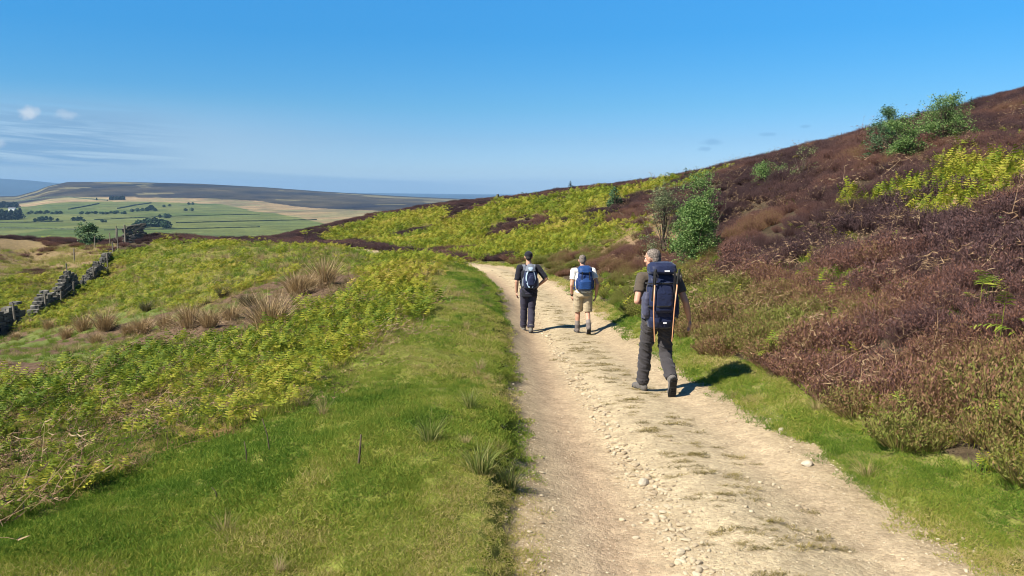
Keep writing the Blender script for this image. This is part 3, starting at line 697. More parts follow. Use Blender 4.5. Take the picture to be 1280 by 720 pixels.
def conifer(w, h, layers=14, droop=.25, leaf=.07, dens=9, gap=.1):
    tr, cr = G(), G()
    tr.tube([(0, 0, -.1), (.01, 0, h * .5), (0, .01, h)], [.028 * h, .017 * h, .003], 7)
    for i in range(layers):
        t = i / layers; z = h * (.06 + .9 * t); L = w * .5 * (1 - t) ** .8 * U(.85, 1.1) + .04
        for k in range(random.randint(6, 8)):
            if random.random() < gap: continue
            a = U(0, 6.283); l = L * U(.7, 1.12); P = [Vector((0, 0, z))]; e = .45 - t * -.4
            for q in range(4): P.append(P[-1] + dirv(a, e) * l / 4); e -= droop * U(.6, 1.6)
            tr.tube(P, [.010, .008, .006, .004, .002], 3)
            for q in range(1, 5):
                for _ in range(dens):
                    c = P[q] + (P[q - 1] - P[q]) * random.random(); tw = dirv(a + random.choice((-1, 1)) * U(.3, 1.2), U(-.35, .45)) * leaf * U(.6, 1.3) * (1.2 - .15 * q)
                    s = Vector((-tw.y, tw.x, U(-.5, .5) * leaf)).normalized() * leaf * .13
                    cr.face([c - s, c + tw * .6 - s * 1.2, c + tw, c + tw * .6 + s * 1.2, c + s])
    for _ in range(30): leaves_at(cr, Vector((0, 0, h * U(.93, 1.03))), 1, .012, leaf * .6)
    return tr, cr
def plant(name, px, py, spec, mat, label, cat, group=None, kind='bush', d=None):
    p = ground_hit(px, py) if d is None else None
    if p is None: x, y, _ = at(px, py, d); p = (x, y, float(height(x, y)))
    w, h = spec[0] * p[1] / FPX, spec[1] * p[1] / FPX
    tr, cr = (bush if kind == 'bush' else conifer)(w, h, **(spec[2] if len(spec) > 2 else {}))
    r = empty(name, p, U(0, 6), label=label, cat=cat, group=group)
    tr.obj('trunk', M_bark, True, r); cr.obj('crown', mat, True, r)
    return r
plant('birch_bush', 868, 338, (74, 84, dict(n=1000, dens=15, leaf=.055, low=.03, cone=.42)), M_birch, 'round dark green leafy bush behind the nearest hiker', 'bush')
plant('birch_bush', 878, 297, (62, 80, dict(n=330, dens=12, leaf=.06, low=.15)), M_birch, 'taller open leafy sapling directly behind the round green bush', 'bush')
plant('larch_sapling', 829, 320, (72, 84, dict(n=380, dens=14, leaf=.075, thin=.12, cone=.55, low=.05)), M_larch, 'grey green feathery larch beside the round bush', 'tree')
plant('spruce_sapling', 768, 264, (27, 27, dict(n=150, dens=10, leaf=.12, thin=.2, cone=.6)), M_spruce, 'small blue green spruce amid the bracken slope', 'tree')
plant('spruce_sapling', 713, 241, (11, 13, dict(layers=7, leaf=.12, dens=6)), M_dspruce, 'tiny spruce on the skyline above the bracken slope', 'tree', kind='conifer')
plant('spruce_sapling', 857, 224, (6, 13, dict(layers=6, leaf=.09, dens=4)), M_spruce, 'thin sapling tip on the skyline above the round bush', 'tree', kind='conifer')
plant('willow_bush', 958, 233, (50, 27, dict(n=240, dens=12, leaf=.05)), M_birch, 'low spreading green bush alone among the heather', 'bush')
plant('willow_bush', 1004, 224, (46, 38, dict(n=90, dens=9, leaf=.05, low=.1)), M_pale, 'sparse pale olive bush below the moor skyline', 'bush')
plant('willow_bush', 880, 243, (70, 30, dict(n=110, dens=9, leaf=.05)), M_pale, 'wide thin olive bush on the brow above the round green bush', 'bush')
plant('spruce_sapling', 1108, 196, (60, 56, dict(n=480, dens=15, leaf=.075, thin=.16, cone=.6, low=.02)), M_spruce, 'bright green spruce standing up against the sky on the heather slope', 'tree')
plant('birch_bush', 1129, 206, (56, 56, dict(n=420, dens=14, leaf=.05)), M_birch, 'leafy bush tapering to its foot next to the skyline spruce', 'bush')
plant('birch_bush', 1181, 180, (68, 54, dict(n=620, dens=14, leaf=.05)), M_birch, 'largest round bush on the heather skyline near the top of the slope', 'bush')
plant('spruce_sapling', 1146, 160, (17, 22, dict(layers=8, leaf=.07, dens=6)), M_spruce, 'slim sapling between the two skyline bushes', 'tree', kind='conifer')
plant('spruce_sapling', 1213, 140, (11, 16, dict(layers=6, leaf=.07, dens=5)), M_spruce, 'wispy seedling on the skyline uphill of the largest round bush', 'tree', kind='conifer')
plant('spruce_sapling', 1246, 297, (40, 22, dict(layers=6, leaf=.06, dens=7, droop=.1)), M_birch, 'little bright green seedling in the heather below the yellow bracken patch', 'tree', kind='conifer')
plant('pine_tree', 111, 307, (30, 30, dict(n=210, dens=14, leaf=.22, thin=.2, low=.02, stems=3)), M_spruce, 'lone dark green tree beyond the ruined stone wall', 'tree')

# ------------------------------------------------------------------ rush tussocks, sticks, stones
M_tus = leaf_mat('tussock_blades', [(0, (.20, .14, .06)), (.5, (.36, .25, .12)), (1, (.50, .37, .2))], .2)
M_grn = leaf_mat('rush_blades', [(0, (.09, .14, .025)), (.5, (.18, .22, .05)), (1, (.40, .33, .14))], .25)
M_dark = leaf_mat('dark_rush_blades', [(0, (.05, .06, .025)), (.6, (.12, .10, .045)), (1, (.2, .15, .07))], .15)
TUS = [rush(420, .42, .8, .007, .4).obj('rush_tussock', M_tus) for _ in range(3)]
GRN = [rush(150, .16, .42, .0035, .4).obj('rush_tussock', M_grn) for _ in range(3)]
DRK = [rush(260, .25, .55, .006, .4).obj('rush_tussock', M_dark) for _ in range(2)]
def tussock(src, px, py, s, label, group):
    p = ground_hit(px, py); o = bpy.data.objects.new('rush_tussock', src.data); COL.objects.link(o); o.location = p; o.rotation_euler = (0, 0, U(0, 6)); o.scale = (s, s, s * U(.9, 1.1)); tag(o, label, 'rushes', group)
GT = 'dry rush tussocks in the hollow'
LT = [(405, 358, 1.1, 'largest straw coloured rush tussock beside the bare brown scar'), (372, 370, .95, 'straw tussock leaning over the left end of the upper brown scar'), (338, 412, .95, 'tall straw tussock at the bracken edge below the brown scar')]
for i, (a, b, s, l) in enumerate(LT): tussock(TUS[i % 3], a, b, s, l, GT)
for i, (a, b, s) in enumerate([(106, 414, .85), (132, 413, .9), (178, 417, .75), (208, 410, .65), (238, 410, .75), (62, 412, .7), (84, 424, .6), (40, 408, .6), (290, 400, .5), (312, 382, .5), (386, 364, .7), (20, 425, .5), (160, 420, .5), (262, 408, .55), (120, 430, .45)]):
    tussock(TUS[i % 3], a, b, s, 'straw brown rush tussock in the grassy hollow near the wall', GT)
for a, b, s, l in [(183, 390, .9, 'small dark rush clump on the turf left of the bracken brow'), (280, 372, .9, 'small dark rush clump with a shadow on the bare patch'), (308, 384, .8, 'dark low rush clump under the brown scar')]: tussock(DRK[0], a, b, s, l, 'dark rush clumps')
for i, (a, b, s, l) in enumerate([(538, 553, .58, 'upright green rush tuft on the turf bank'), (600, 590, .68, 'biggest green rush tuft at the edge of the turf bank above the track'), (588, 510, .5, 'small green rush tuft higher up the turf bank'), (636, 612, .55, 'green rush tuft hanging over the track edge')]): tussock(GRN[i % 3], a, b, s, l, 'green rush tufts on the turf bank')
M_fern = leaf_mat('fern_pinnae', [(0, (.12, .19, .02)), (.5, (.22, .28, .03)), (1, (.36, .34, .06))], .35)
FRN = [bracken(n_, .42, .40, 11).obj('fern', M_fern) for n_ in (5, 8)]
for i, (a, b, s_, l) in enumerate([(1262, 440, 1.0, 'bright yellow green fern at the right edge among the lower heather'), (1236, 392, .9, 'bright fern standing alone in the rusty heather'), (1180, 500, .7, 'small fern peeping from the olive heather above the verge'), (1270, 545, .7, 'lowest fern at the right edge beside the grass verge'), (1118, 540, .55, 'tiny fern where the verge meets the heather'), (962, 455, .75, 'fern at the top of the grass verge ahead of the long shadow'), (1060, 410, .6, 'pale fern in the middle of the dead bracken stalks')]):
    p = ground_hit(a, b); o = bpy.data.objects.new('fern', FRN[i % 2].data); COL.objects.link(o); o.location = p; o.rotation_euler = (0, 0, U(0, 6)); o.scale = (s_,) * 3; tag(o, l, 'fern', 'ferns in the lower heather')
M_stick = simple('weathered_stick', (.10, .075, .05), .9, .3, 40)
def stick(px, py, hpx, lean, r, label):
    p = ground_hit(px, py); h = hpx * p[1] / FPX; g = G(); g.tube([(0, 0, -.05), (lean * .5 * h + .004, .01, h * .5), (lean * h, 0, h)], [r, r * .85, r * .6], 7)
    o = g.obj('dead_stem', M_stick, True, smooth_=True); o.location = p; tag(o, label, 'stick')
stick(447, 583, 41, .13, .009, 'short thick broken stick standing in the turf bank')
stick(308, 580, 30, -.05, .005, 'thin dark stem at the lower edge of the bracken')
stick(338, 566, 44, -.2, .005, 'long dark leaning stem rising from the grass by the bracken')
stick(272, 622, 14, -.5, .004, 'tiny slanting twig in the near turf')
def stone(px, py, s, label):
    p = ground_hit(px, py); bm = pebble(int(px), .65)
    for v in bm.verts: v.co *= s
    me = bpy.data.meshes.new('stone'); bm.to_mesh(me); bm.free(); me.materials.append(simple('pale_stone', (.42, .36, .27), .9, .2, 30)); o = bpy.data.objects.new('stone', me); COL.objects.link(o); o.location = (p[0], p[1], p[2] + s * .3); o.rotation_euler = (0, 0, U(0, 6)); tag(o, label, 'stone')
stone(1008, 584, .05, 'grey stone lying at the right edge of the track')
stone(976, 541, .035, 'white stone against the verge of the track')
stone(805, 606, .05, 'largest loose stone on the ridge between the ruts')
stone(22, 385, .28, 'fallen pale boulder behind the broken wall end')

# ------------------------------------------------------------------ ruined dry stone wall and its fence
M_wall = NT('gritstone'); _ri = M_wall.n('ShaderNodeNewGeometry').outputs['Random Per Island']
M_wall = M_wall.out(M_wall.mix(.6, M_wall.ramp(_ri, [(0, (.05, .047, .043)), (.55, (.13, .12, .10)), (.85, (.22, .20, .165)), (1, (.36, .33, .28))]), M_wall.ramp(M_wall.noise(7, 5), [(.3, (.07, .065, .055)), (.7, (.2, .19, .16))])), .95, .1)
def dry_wall(A, B, prof, label, wid=.5, rag=.2):
    ax, ay = A; bx, by = B; L = math.hypot(bx - ax, by - ay); ux, uy = (bx - ax) / L, (by - ay) / L; nx, ny = -uy, ux; g = G(); z0 = float(height(ax, ay))
    def box(s0, s1, t0, t1, h0, h1):
        j = lambda: U(-.025, .025)
        P = []
        for h in (h0, h1):
            for s, t in ((s0, t0), (s1, t0), (s1, t1), (s0, t1)):
                P.append(Vector((ux * (s + j()) + nx * (t + j()), uy * (s + j()) + ny * (t + j()), h + j())))
        b = len(g.v); g.v += [tuple(p) for p in P]
        for f in ((0, 3, 2, 1), (4, 5, 6, 7), (0, 1, 5, 4), (1, 2, 6, 5), (2, 3, 7, 6), (3, 0, 4, 7)): g.f.append(tuple(b + i for i in f)); g.mi.append(0)
    s_list = np.linspace(0, 1, len(prof)); h = -.25
    while h < max(prof):
        ch = U(.11, .19); s = U(-.2, 0)
        while s < L:
            l = U(.22, .55); c = min(max((s + l / 2) / L, 0), 1)
            if np.interp(c, s_list, prof) + U(-rag, rag) > h + ch * .6:
                gz = float(height(ax + ux * (s + l / 2), ay + uy * (s + l / 2))) - z0; k = wid * (1 - .22 * max(h, 0))
                box(s + .01, s + l, -k / 2 + U(-.03, .03), U(-.04, .04), gz + h, gz + h + ch - .01); box(s + .01, s + l - .02, U(-.04, .04), k / 2 + U(-.03, .03), gz + h, gz + h + ch - .012)
            s += l
        h += ch
    o = g.obj('dry_stone_wall', M_wall, True); o.location = (ax, ay, z0); tag(o, label, 'stone wall', 'ruined lengths of dry stone wall'); return o
gh = lambda px, py, d: (at(px, py, d)[0], d)
dry_wall(gh(-50, 430, 34.5), gh(21, 412, 38.2), [1.0, 1.1, 1.15, 1.2, 1.15], 'square broken end of stone wall standing lowest in the hollow')
dry_wall(gh(42, 397, 41.5), gh(74, 377, 47.0), [.3, .75, 1.0, .55, .8], 'long low ragged length of stone wall stepping up the slope')
dry_wall(gh(74, 376, 47.1), gh(98, 362, 51.5), [.7, 1.2, 1.5, 1.2, .25], 'taller dark heap of wall joined to the long ragged length')
dry_wall(gh(103, 357, 53.0), gh(132, 340, 60.0), [.3, .6, .9, 1.15, .7, .3], 'tumbled peaked length of wall with pale fallen slabs')
dry_wall(gh(126, 334, 62.5), gh(137, 323, 66.0), [.5, .8, .6], 'short pale stump of wall between the tumbled length and the pillar')
dry_wall(gh(156, 305, 72.5), gh(178, 303, 73.2), [1.5, 1.6, 1.65, 1.6], 'tall square dark wall end at the top beside the gatepost', .8, .03)
M_post = simple('grey_timber', (.19, .165, .13), .9, .3, 15)
fr = empty('wire_fence', ground_hit(105, 369), label='old post and wire fence running up beside the ruined wall', cat='fence'); fo = Vector(fr.location)
tops = []
for px, py, d, h in [(20, 414, 37.3, 1.35), (58, 398, 42.5, 1.0), (77, 391, 45, .85), (93, 382, 48, .9), (106, 371, 51, .95), (118, 361, 55, 1.15), (127, 351, 58, 1.15), (135, 338, 62, 1.25), (142, 327, 66, 1.35), (148, 321, 69, 2.0)]:
    x, y, _ = at(px, py, d); z = float(height(x, y)); g = G(); lx = U(-.06, .06); g.tube([(0, 0, -.3), (lx * .5, 0, h * .5), (lx, 0, h)], [.055, .052, .048], 8)
    o = g.obj('post', M_post, True, fr); o.location = Vector((x, y, z)) - fo; tops.append(Vector((x + lx, y, z + h)) - fo)
for k in range(3):
    g = G(); g.tube([p - Vector((0, 0, .1 + .28 * k)) for p in tops], [.0025] * len(tops), 4); g.obj('wire', simple('fence_wire', (.25, .24, .22), .5, .1, 5, .5), True, fr)
def post(px, py, d, h, r, label, group=None, lean=0):
    x, y, _ = at(px, py, d); g = G(); g.tube([(0, 0, -.3), (lean * h * .5, 0, h * .5), (lean * h, 0, h)], [r, r * .97, r * .92], 8)
    o = g.obj('fence_post', M_post, True); o.location = (x, y, float(height(x, y))); tag(o, label, 'post', group)
post(157, 304, 72, 1.75, .09, 'thick gatepost touching the tall square wall end')
for px, py, d, h in [(84, 340, 62, 1.0), (93, 326, 68, 1.1), (119, 312, 75, 1.1), (138, 309, 74, 1.2), (145, 300, 78, 1.6)]: post(px, py, d, h, .05, 'thin grey post standing behind the ruined wall', 'posts behind the ruined wall', U(-.08, .08))
g = G(); g.tube([(0, 0, -.3), (0, 0, .5), (.02, 0, .95)], [.20, .19, .15], 6)
o = g.obj('stone_post', simple('dark_gritstone', (.09, .08, .07), .95, .3, 6), True); _x, _y, _ = at(622, 246, 98); o.location = (_x, _y, float(height(_x, _y)) + .05); tag(o, 'dark stone marker standing alone on the moor skyline', 'marker stone')

# ------------------------------------------------------------------ the valley: trees, woods, field walls, a farmhouse
def valley_tree(w, h, conif=False):
    g = G(); g.tube([(0, 0, -.5), (0, 0, h * .5), (0, 0, h * .97)], [.05 * h, .04 * h, .01 * h], 5)
    for _ in range(260):
        z = random.random() ** .8; prof = (1 - z) ** .8 if conif else math.sin(min(1, z * .9 + .12) * math.pi) ** .6
        a = U(0, 6.283); r = w * .5 * prof * random.random() ** .4 * (.8 + .35 * math.sin(a * 3 + z * 7)); c = Vector((r * math.cos(a), r * math.sin(a), h * (.03 + .95 * z)))
        for _k in range(3):
            d = dirv(U(0, 6.283), U(-.7, 1.2)); s = d.orthogonal().normalized(); l = w * U(.07, .14); p = c + Vector((U(-.06, .06), U(-.06, .06), U(-.06, .06))) * w
            g.face([p - s * l * .5, p + d * l * .8 - s * l * .1, p + d * l * .5 + s * l * .6, p - d * l * .4 + s * l * .3])
    return g
M_vt = leaf_mat('woodland_leaves', [(0, (.022, .05, .022)), (1, (.05, .095, .035))], .15)
M_vd = leaf_mat('plantation_needles', [(0, (.008, .022, .018)), (1, (.02, .045, .03))], .05)
VT = [valley_tree(11, 10).obj('valley_tree', [M_vt]) for _ in range(4)]
VC = [valley_tree(9, 15, True).obj('valley_conifer', [M_vd]) for _ in range(3)]
_vd = np.exp(np.linspace(math.log(300), math.log(6500), 900))
def vhit(px, py):
    a, b = pdir(px, py); x = a * _vd; z = EYE + b * _vd; g = zfar(x, _vd); k = np.where(z <= g)[0]; i = k[0] if len(k) else len(_vd) - 1
    return (float(x[i]), float(_vd[i]), float(g[i]))
def vtree(src, px, py, hpx, label, group, cat='tree', wide=1.0):
    p = vhit(px, py); o = bpy.data.objects.new(src.name.split('.')[0], src.data); COL.objects.link(o); o.location = p; s = hpx * p[1] / FPX / (10 if src in VT else 15); o.scale = (s * wide, s * wide, s); o.rotation_euler = (0, 0, U(0, 6)); tag(o, label, cat, group)
for i in range(15): vtree(random.choice(VT), 172 + i * 2.6 + U(-1, 1), 286 - 2.2 * random.random() - (1.5 if 3 < i < 12 else 0), U(7, 11), 'grey green tree in the near copse on the valley floor', 'trees of the near valley copse', wide=1.25)
for i in range(26): vtree(random.choice(VC), -10 + i * 1.4 + U(-1, 1), 275.5 - random.random() * 3, U(9, 13), 'dark conifer in the lower plantation by the white farmhouse', 'conifers of the lower plantation', wide=1.5)
for i in range(20): vtree(random.choice(VC), -10 + i * 1.7, 260.5 - random.random() * 1.5, U(6, 8), 'dark conifer in the upper plantation beyond the white farmhouse', 'conifers of the upper plantation', wide=1.6)
for i in range(12): vtree(random.choice(VC), 137.5 + i * 1.6, 250.5 - random.random() * .6, U(4.2, 5.4), 'dark conifer of the square copse on the straw coloured moor', 'conifers of the moor copse', wide=1.7)
vtree(VC[0], 121, 250.5, 3.2, 'single dark tree left of the square moor copse', None, wide=1.8)
for a, b, h in [(44, 277, 4), (49, 276.5, 5), (53, 276, 5.5), (58, 275.5, 5), (63, 276, 5), (72, 276, 3), (92, 276, 4.5), (97, 276, 5), (101, 275.5, 4.5), (105, 277, 3), (128, 278, 3.5), (132, 278, 3)]:
    vtree(random.choice(VT), a, b, h, 'small round tree in the middle green fields left of the lone conifer', 'trees of the middle fields', wide=1.3)
for a in list(range(36, 80, 4)) + list(range(100, 160, 4)): vtree(random.choice(VT), a + U(-1.5, 1.5), 267.5 + U(-.7, .7), U(2.2, 4.0), 'scrubby tree in the long hedge across the middle of the valley', 'trees of the long valley hedge', wide=1.5)
for a, b, h in [(165, 265, 4), (172, 264.5, 4.5), (178, 264, 4), (184, 264, 4.5), (189, 263, 6.5), (194, 264, 4), (205, 259, 3), (212, 258, 3), (236, 256, 3), (241, 256, 3), (232, 264, 3.5), (240, 264, 4), (200, 272, 4), (207, 273, 6), (211, 272.5, 5)]:
    vtree(random.choice(VT), a, b, h, 'field tree on the right side of the green valley', 'trees on the right of the valley', wide=1.3)
M_fw = simple('dark_field_wall', (.065, .08, .045), .95, .4, .2)
def field_wall(pts, label, w=1.8, h=1.5):
    P = []
    for (a, b), (c, d) in zip(pts[:-1], pts[1:]):
        p, q = vhit(a, b), vhit(c, d)
        for k in range(24): t = k / 24; x = p[0] + (q[0] - p[0]) * t; y = p[1] + (q[1] - p[1]) * t; P.append((x, y, float(zfar(x, y))))
    g = G(); o0 = Vector(P[0])
    for i, p in enumerate(P):
        q = P[min(i + 1, len(P) - 1)]; r_ = P[max(i - 1, 0)]; d = Vector((q[0] - r_[0], q[1] - r_[1], 0)).normalized(); n = Vector((-d.y, d.x, 0)) * w / 2; c = Vector(p) - o0; hh = h * U(.75, 1.2)
        g.v += [tuple(c - n - Vector((0, 0, 1))), tuple(c - n * .6 + Vector((0, 0, hh))), tuple(c + n * .6 + Vector((0, 0, hh))), tuple(c + n - Vector((0, 0, 1)))]
        if i:
            b = 4 * i
            for k in range(3): g.f.append((b - 4 + k, b - 3 + k, b + 1 + k, b + k)); g.mi.append(0)
    o = g.obj('field_wall', M_fw, True); o.location = o0; tag(o, label, 'field wall', 'dark walls and hedges between the valley fields')
field_wall([(-20, 285), (40, 286), (97, 287.5)], 'lowest dark field wall left of the lone conifer')
field_wall([(-20, 279), (30, 278.5), (81, 276.8)], 'dark field wall below the middle trees')
field_wall([(118, 275), (160, 273), (205, 271), (330, 268)], 'long dark wall rising gently to the right past the near copse', 2.4)
field_wall([(86, 262), (125, 254.5)], 'left slanting dark wall on the upper green field', 4, 3)
field_wall([(147, 261), (168, 257), (190, 254)], 'right slanting dark wall on the upper green field', 4, 3)
field_wall([(20, 252), (140, 251.5)], 'faint wall along the top edge of the green fields', 5, 3)
field_wall([(130, 288), (200, 287), (330, 284)], 'dark wall behind the square wall end at the foot of the fields')
field_wall([(220, 279), (300, 277), (400, 275)], 'pale edged wall across the right green field')
p = vhit(15.5, 263.5); fh = empty('farmhouse', p, .15, label='white farmhouse between the two dark plantations', cat='house'); k = p[1] / FPX
def boxm(g, a, b):
    (x0, y0, z0), (x1, y1, z1) = a, b; q = len(g.v); g.v += [(x0, y0, z0), (x1, y0, z0), (x1, y1, z0), (x0, y1, z0), (x0, y0, z1), (x1, y0, z1), (x1, y1, z1), (x0, y1, z1)]
    for f in ((0, 3, 2, 1), (4, 5, 6, 7), (0, 1, 5, 4), (1, 2, 6, 5), (2, 3, 7, 6), (3, 0, 4, 7)): g.f.append(tuple(q + i for i in f)); g.mi.append(0)
g = G(); boxm(g, (-4 * k, -3, -1), (4 * k, 3, 3.2 * k)); g.obj('wall', simple('limewash', (.8, .8, .78), .9, .05, 2), True, fh)
g = G(); W_, Hh = 4.2 * k, 3.2 * k; g.v = [(-W_, -3.4, Hh), (W_, -3.4, Hh), (W_, 0, Hh + 2.6), (-W_, 0, Hh + 2.6), (-W_, 3.4, Hh), (W_, 3.4, Hh)]; g.f = [(0, 1, 2, 3), (3, 2, 5, 4), (0, 3, 4), (1, 5, 2)]; g.mi = [0] * 4; g.obj('roof', simple('slate', (.10, .10, .11), .8, .2, 2), True, fh)
for q in (-2.4, 0, 2.4):
    g = G(); boxm(g, (q * k - .6, -3.05, 1.1), (q * k + .6, -2.98, 2.6)); g.obj('window', simple('dark_window', (.03, .03, .035), .3, .1, 2), True, fh)
# ------------------------------------------------------------------ people: closed volumes fused into continuous surfaces
def _caps(g, p0, p1, r0, r1, cap0=True, cap1=True, k=16, fy=1.0):
    p0, p1 = Vector(p0), Vector(p1); d = (p1 - p0); L = d.length; d = d / L if L > 1e-6 else Vector((0, 0, 1))
    u = Vector((1, 0, 0)); u = (u - d * u.dot(d)); u = u.normalized() if u.length > .1 else d.orthogonal().normalized(); w = d.cross(u); rings = []
    if cap0: rings += [(p0 - d * r0 * math.cos(a), r0 * math.sin(a)) for a in (.25, .65, 1.1)]
    rings += [(p0, r0), ((p0 + p1) / 2, (r0 + r1) / 2), (p1, r1)]
    if cap1: rings += [(p1 + d * r1 * math.sin(a), r1 * math.cos(a)) for a in (.47, .92, 1.32)]
    b = len(g.v)
    for c, r in rings:
        for j in range(k): a = 6.28318 * j / k; g.v.append(tuple(c + (u * math.cos(a) + w * math.sin(a) * fy) * r))
    n = len(rings)
    for i in range(n - 1):
        for j in range(k): g.f.append((b + i * k + j, b + i * k + (j + 1) % k, b + (i + 1) * k + (j + 1) % k, b + (i + 1) * k + j)); g.mi.append(0)
    g.f.append(tuple(b + j for j in reversed(range(k)))); g.mi.append(0); g.f.append(tuple(b + (n - 1) * k + j for j in range(k))); g.mi.append(0)
def _chain(g, pts, rad, cap0=True, cap1=True, fy=1.0):
    n = len(pts)
    for i in range(n - 1): _caps(g, pts[i], pts[i + 1], rad[i], rad[i + 1], cap0 if i == 0 else True, cap1 if i == n - 2 else True, fy=fy)
def _ell(g, c, r, rot=None, k=20, m=12):
    c = Vector(c); b = len(g.v); q = rot or Quaternion()
    for i in range(1, m):
        t = math.pi * i / m
        for j in range(k): a = 6.28318 * j / k; g.v.append(tuple(c + q @ Vector((r[0] * math.sin(t) * math.cos(a), r[1] * math.sin(t) * math.sin(a), -r[2] * math.cos(t)))))
    for i in range(m - 2):
        for j in range(k): g.f.append((b + i * k + j, b + i * k + (j + 1) % k, b + (i + 1) * k + (j + 1) % k, b + (i + 1) * k + j)); g.mi.append(0)
    g.f.append(tuple(b + j for j in reversed(range(k)))); g.mi.append(0); g.f.append(tuple(b + (m - 2) * k + j for j in range(k))); g.mi.append(0)
def _loft(g, secs, ex=2.4, k=28):
    """stacked rounded sections (x, y, z, half width, half depth)"""
    b = len(g.v)
    for x, y, z, rx, ry in secs:
        for j in range(k):
            a = 6.28318 * j / k; ca, sa = math.cos(a), math.sin(a)
            g.v.append((x + rx * abs(ca) ** (2 / ex) * (1 if ca >= 0 else -1), y + ry * abs(sa) ** (2 / ex) * (1 if sa >= 0 else -1), z))
    n = len(secs)
    for i in range(n - 1):
        for j in range(k): g.f.append((b + i * k + j, b + i * k + (j + 1) % k, b + (i + 1) * k + (j + 1) % k, b + (i + 1) * k + j)); g.mi.append(0)
    g.f.append(tuple(b + j for j in reversed(range(k)))); g.mi.append(0); g.f.append(tuple(b + (n - 1) * k + j for j in range(k))); g.mi.append(0)
def fuse(name, g, mat, parent, voxel=.009, it=3, crease=0, freq=(14, 14, 6), seed=0, off=(0, 0, 0), cut=None):
    V_ = [tuple(Vector(v) - Vector(off)) for v in g.v]; o = mesh_obj(name, V_, g.f, mat, link=True)
    m = o.modifiers.new('r', 'REMESH'); m.mode = 'VOXEL'; m.voxel_size = voxel; m.use_smooth_shade = True
    if it: s = o.modifiers.new('s', 'SMOOTH'); s.iterations = it; s.factor = .5
    me = bpy.data.meshes.new_from_object(o.evaluated_get(bpy.context.evaluated_depsgraph_get())); old = o.data
    o.modifiers.clear(); me.name = name; o.data = me; bpy.data.meshes.remove(old)
    me.materials.clear(); me.materials.append(mat)
    if crease:
        n = len(me.vertices); co = np.empty(n * 3, np.float32); no = np.empty(n * 3, np.float32); me.vertices.foreach_get('co', co); me.vertices.foreach_get('normal', no); co = co.reshape(-1, 3); no = no.reshape(-1, 3)
        wv = np.abs(fbm(co[:, 0] * freq[0] + co[:, 2] * freq[2], co[:, 2] * freq[1] - co[:, 1] * freq[0] * .8, 500 + seed, 3) - .5) * 2
        w2 = np.abs(fbm(co[:, 1] * freq[0] - co[:, 2] * freq[2], co[:, 2] * freq[1] + co[:, 0] * 5, 520 + seed, 3) - .5) * 2
        co += no * (crease * (.6 - 1.6 * np.sqrt(np.minimum(wv, w2)))[:, None]); me.vertices.foreach_set('co', co.ravel())
    me.polygons.foreach_set('use_smooth', np.ones(len(me.polygons), bool)); me.update()
    o.parent = parent
    return o
def cloth(name, c, rough=.85, var=.18, scale=40, weave=True):
    t = NT(name); n = t.noise(scale, 3); n2_ = t.noise(9, 4)
    col = t.mix(.6, t.ramp(n, [(.3, tuple(x * (1 - var) for x in c)), (.7, tuple(min(1, x * (1 + var)) for x in c))]), t.ramp(n2_, [(.3, tuple(x * .8 for x in c)), (.7, tuple(min(1, x * 1.2) for x in c))]))
    return t.out(col, rough, .2, t.bump(t.noise(240, 2), .15, .002), sheen=.15)
M_skin = simple('skin', (.50, .27, .18), .55, .10, 25, .35); M_hair = simple('grey_hair', (.17, .14, .115), .7, .75, 55, .3, 1.0); M_dhair = simple('dark_hair', (.035, .03, .027), .6, .4, 120, .3, .5)
M_eye = simple('eye_white', (.7, .68, .65), .2, .05, 5, .5)
M_sole = simple('boot_sole', (.035, .034, .033), .8, .3, 60)
def hand(g, wrist, d, palm, side, curl=.5, s=1.0):
    """palm and five separate curled fingers; d = along the hand, palm = way the palm faces, side = +1 if the thumb is on d x palm"""
    d = Vector(d).normalized(); palm = Vector(palm); palm = (palm - d * palm.dot(d)).normalized(); ax = d.cross(palm) * side; w = Vector(wrist)
    q = Matrix((ax, palm, d)).transposed().to_quaternion()
    _ell(g, w + d * .052 * s, (.042 * s, .017 * s, .055 * s), q)
    for k, (o, l) in enumerate(((.030, .070), (.010, .078), (-.011, .072), (-.031, .056))):
        p = w + d * .088 * s + ax * o * s; dd = d.copy(); P = [p - d * .03 * s]
        for j, f in enumerate((.45, .32, .25)):
            dd = (dd * math.cos(curl) + palm * math.sin(curl)).normalized(); palm2 = palm; P.append((P[-1] if j else p) + dd * l * f * s)
        _chain(g, P, [.0095 * s, .0095 * s, .0085 * s, .0072 * s])
    t0 = w + d * .025 * s + ax * .032 * s; t1 = t0 + (d * .5 + ax * .75 + palm * .35).normalized() * .04 * s; t2 = t1 + (d * .8 + ax * .25 + palm * .5).normalized() * .03 * s
    _chain(g, [t0 - ax * .01, t1, t2], [.013 * s, .0105 * s, .0085 * s])
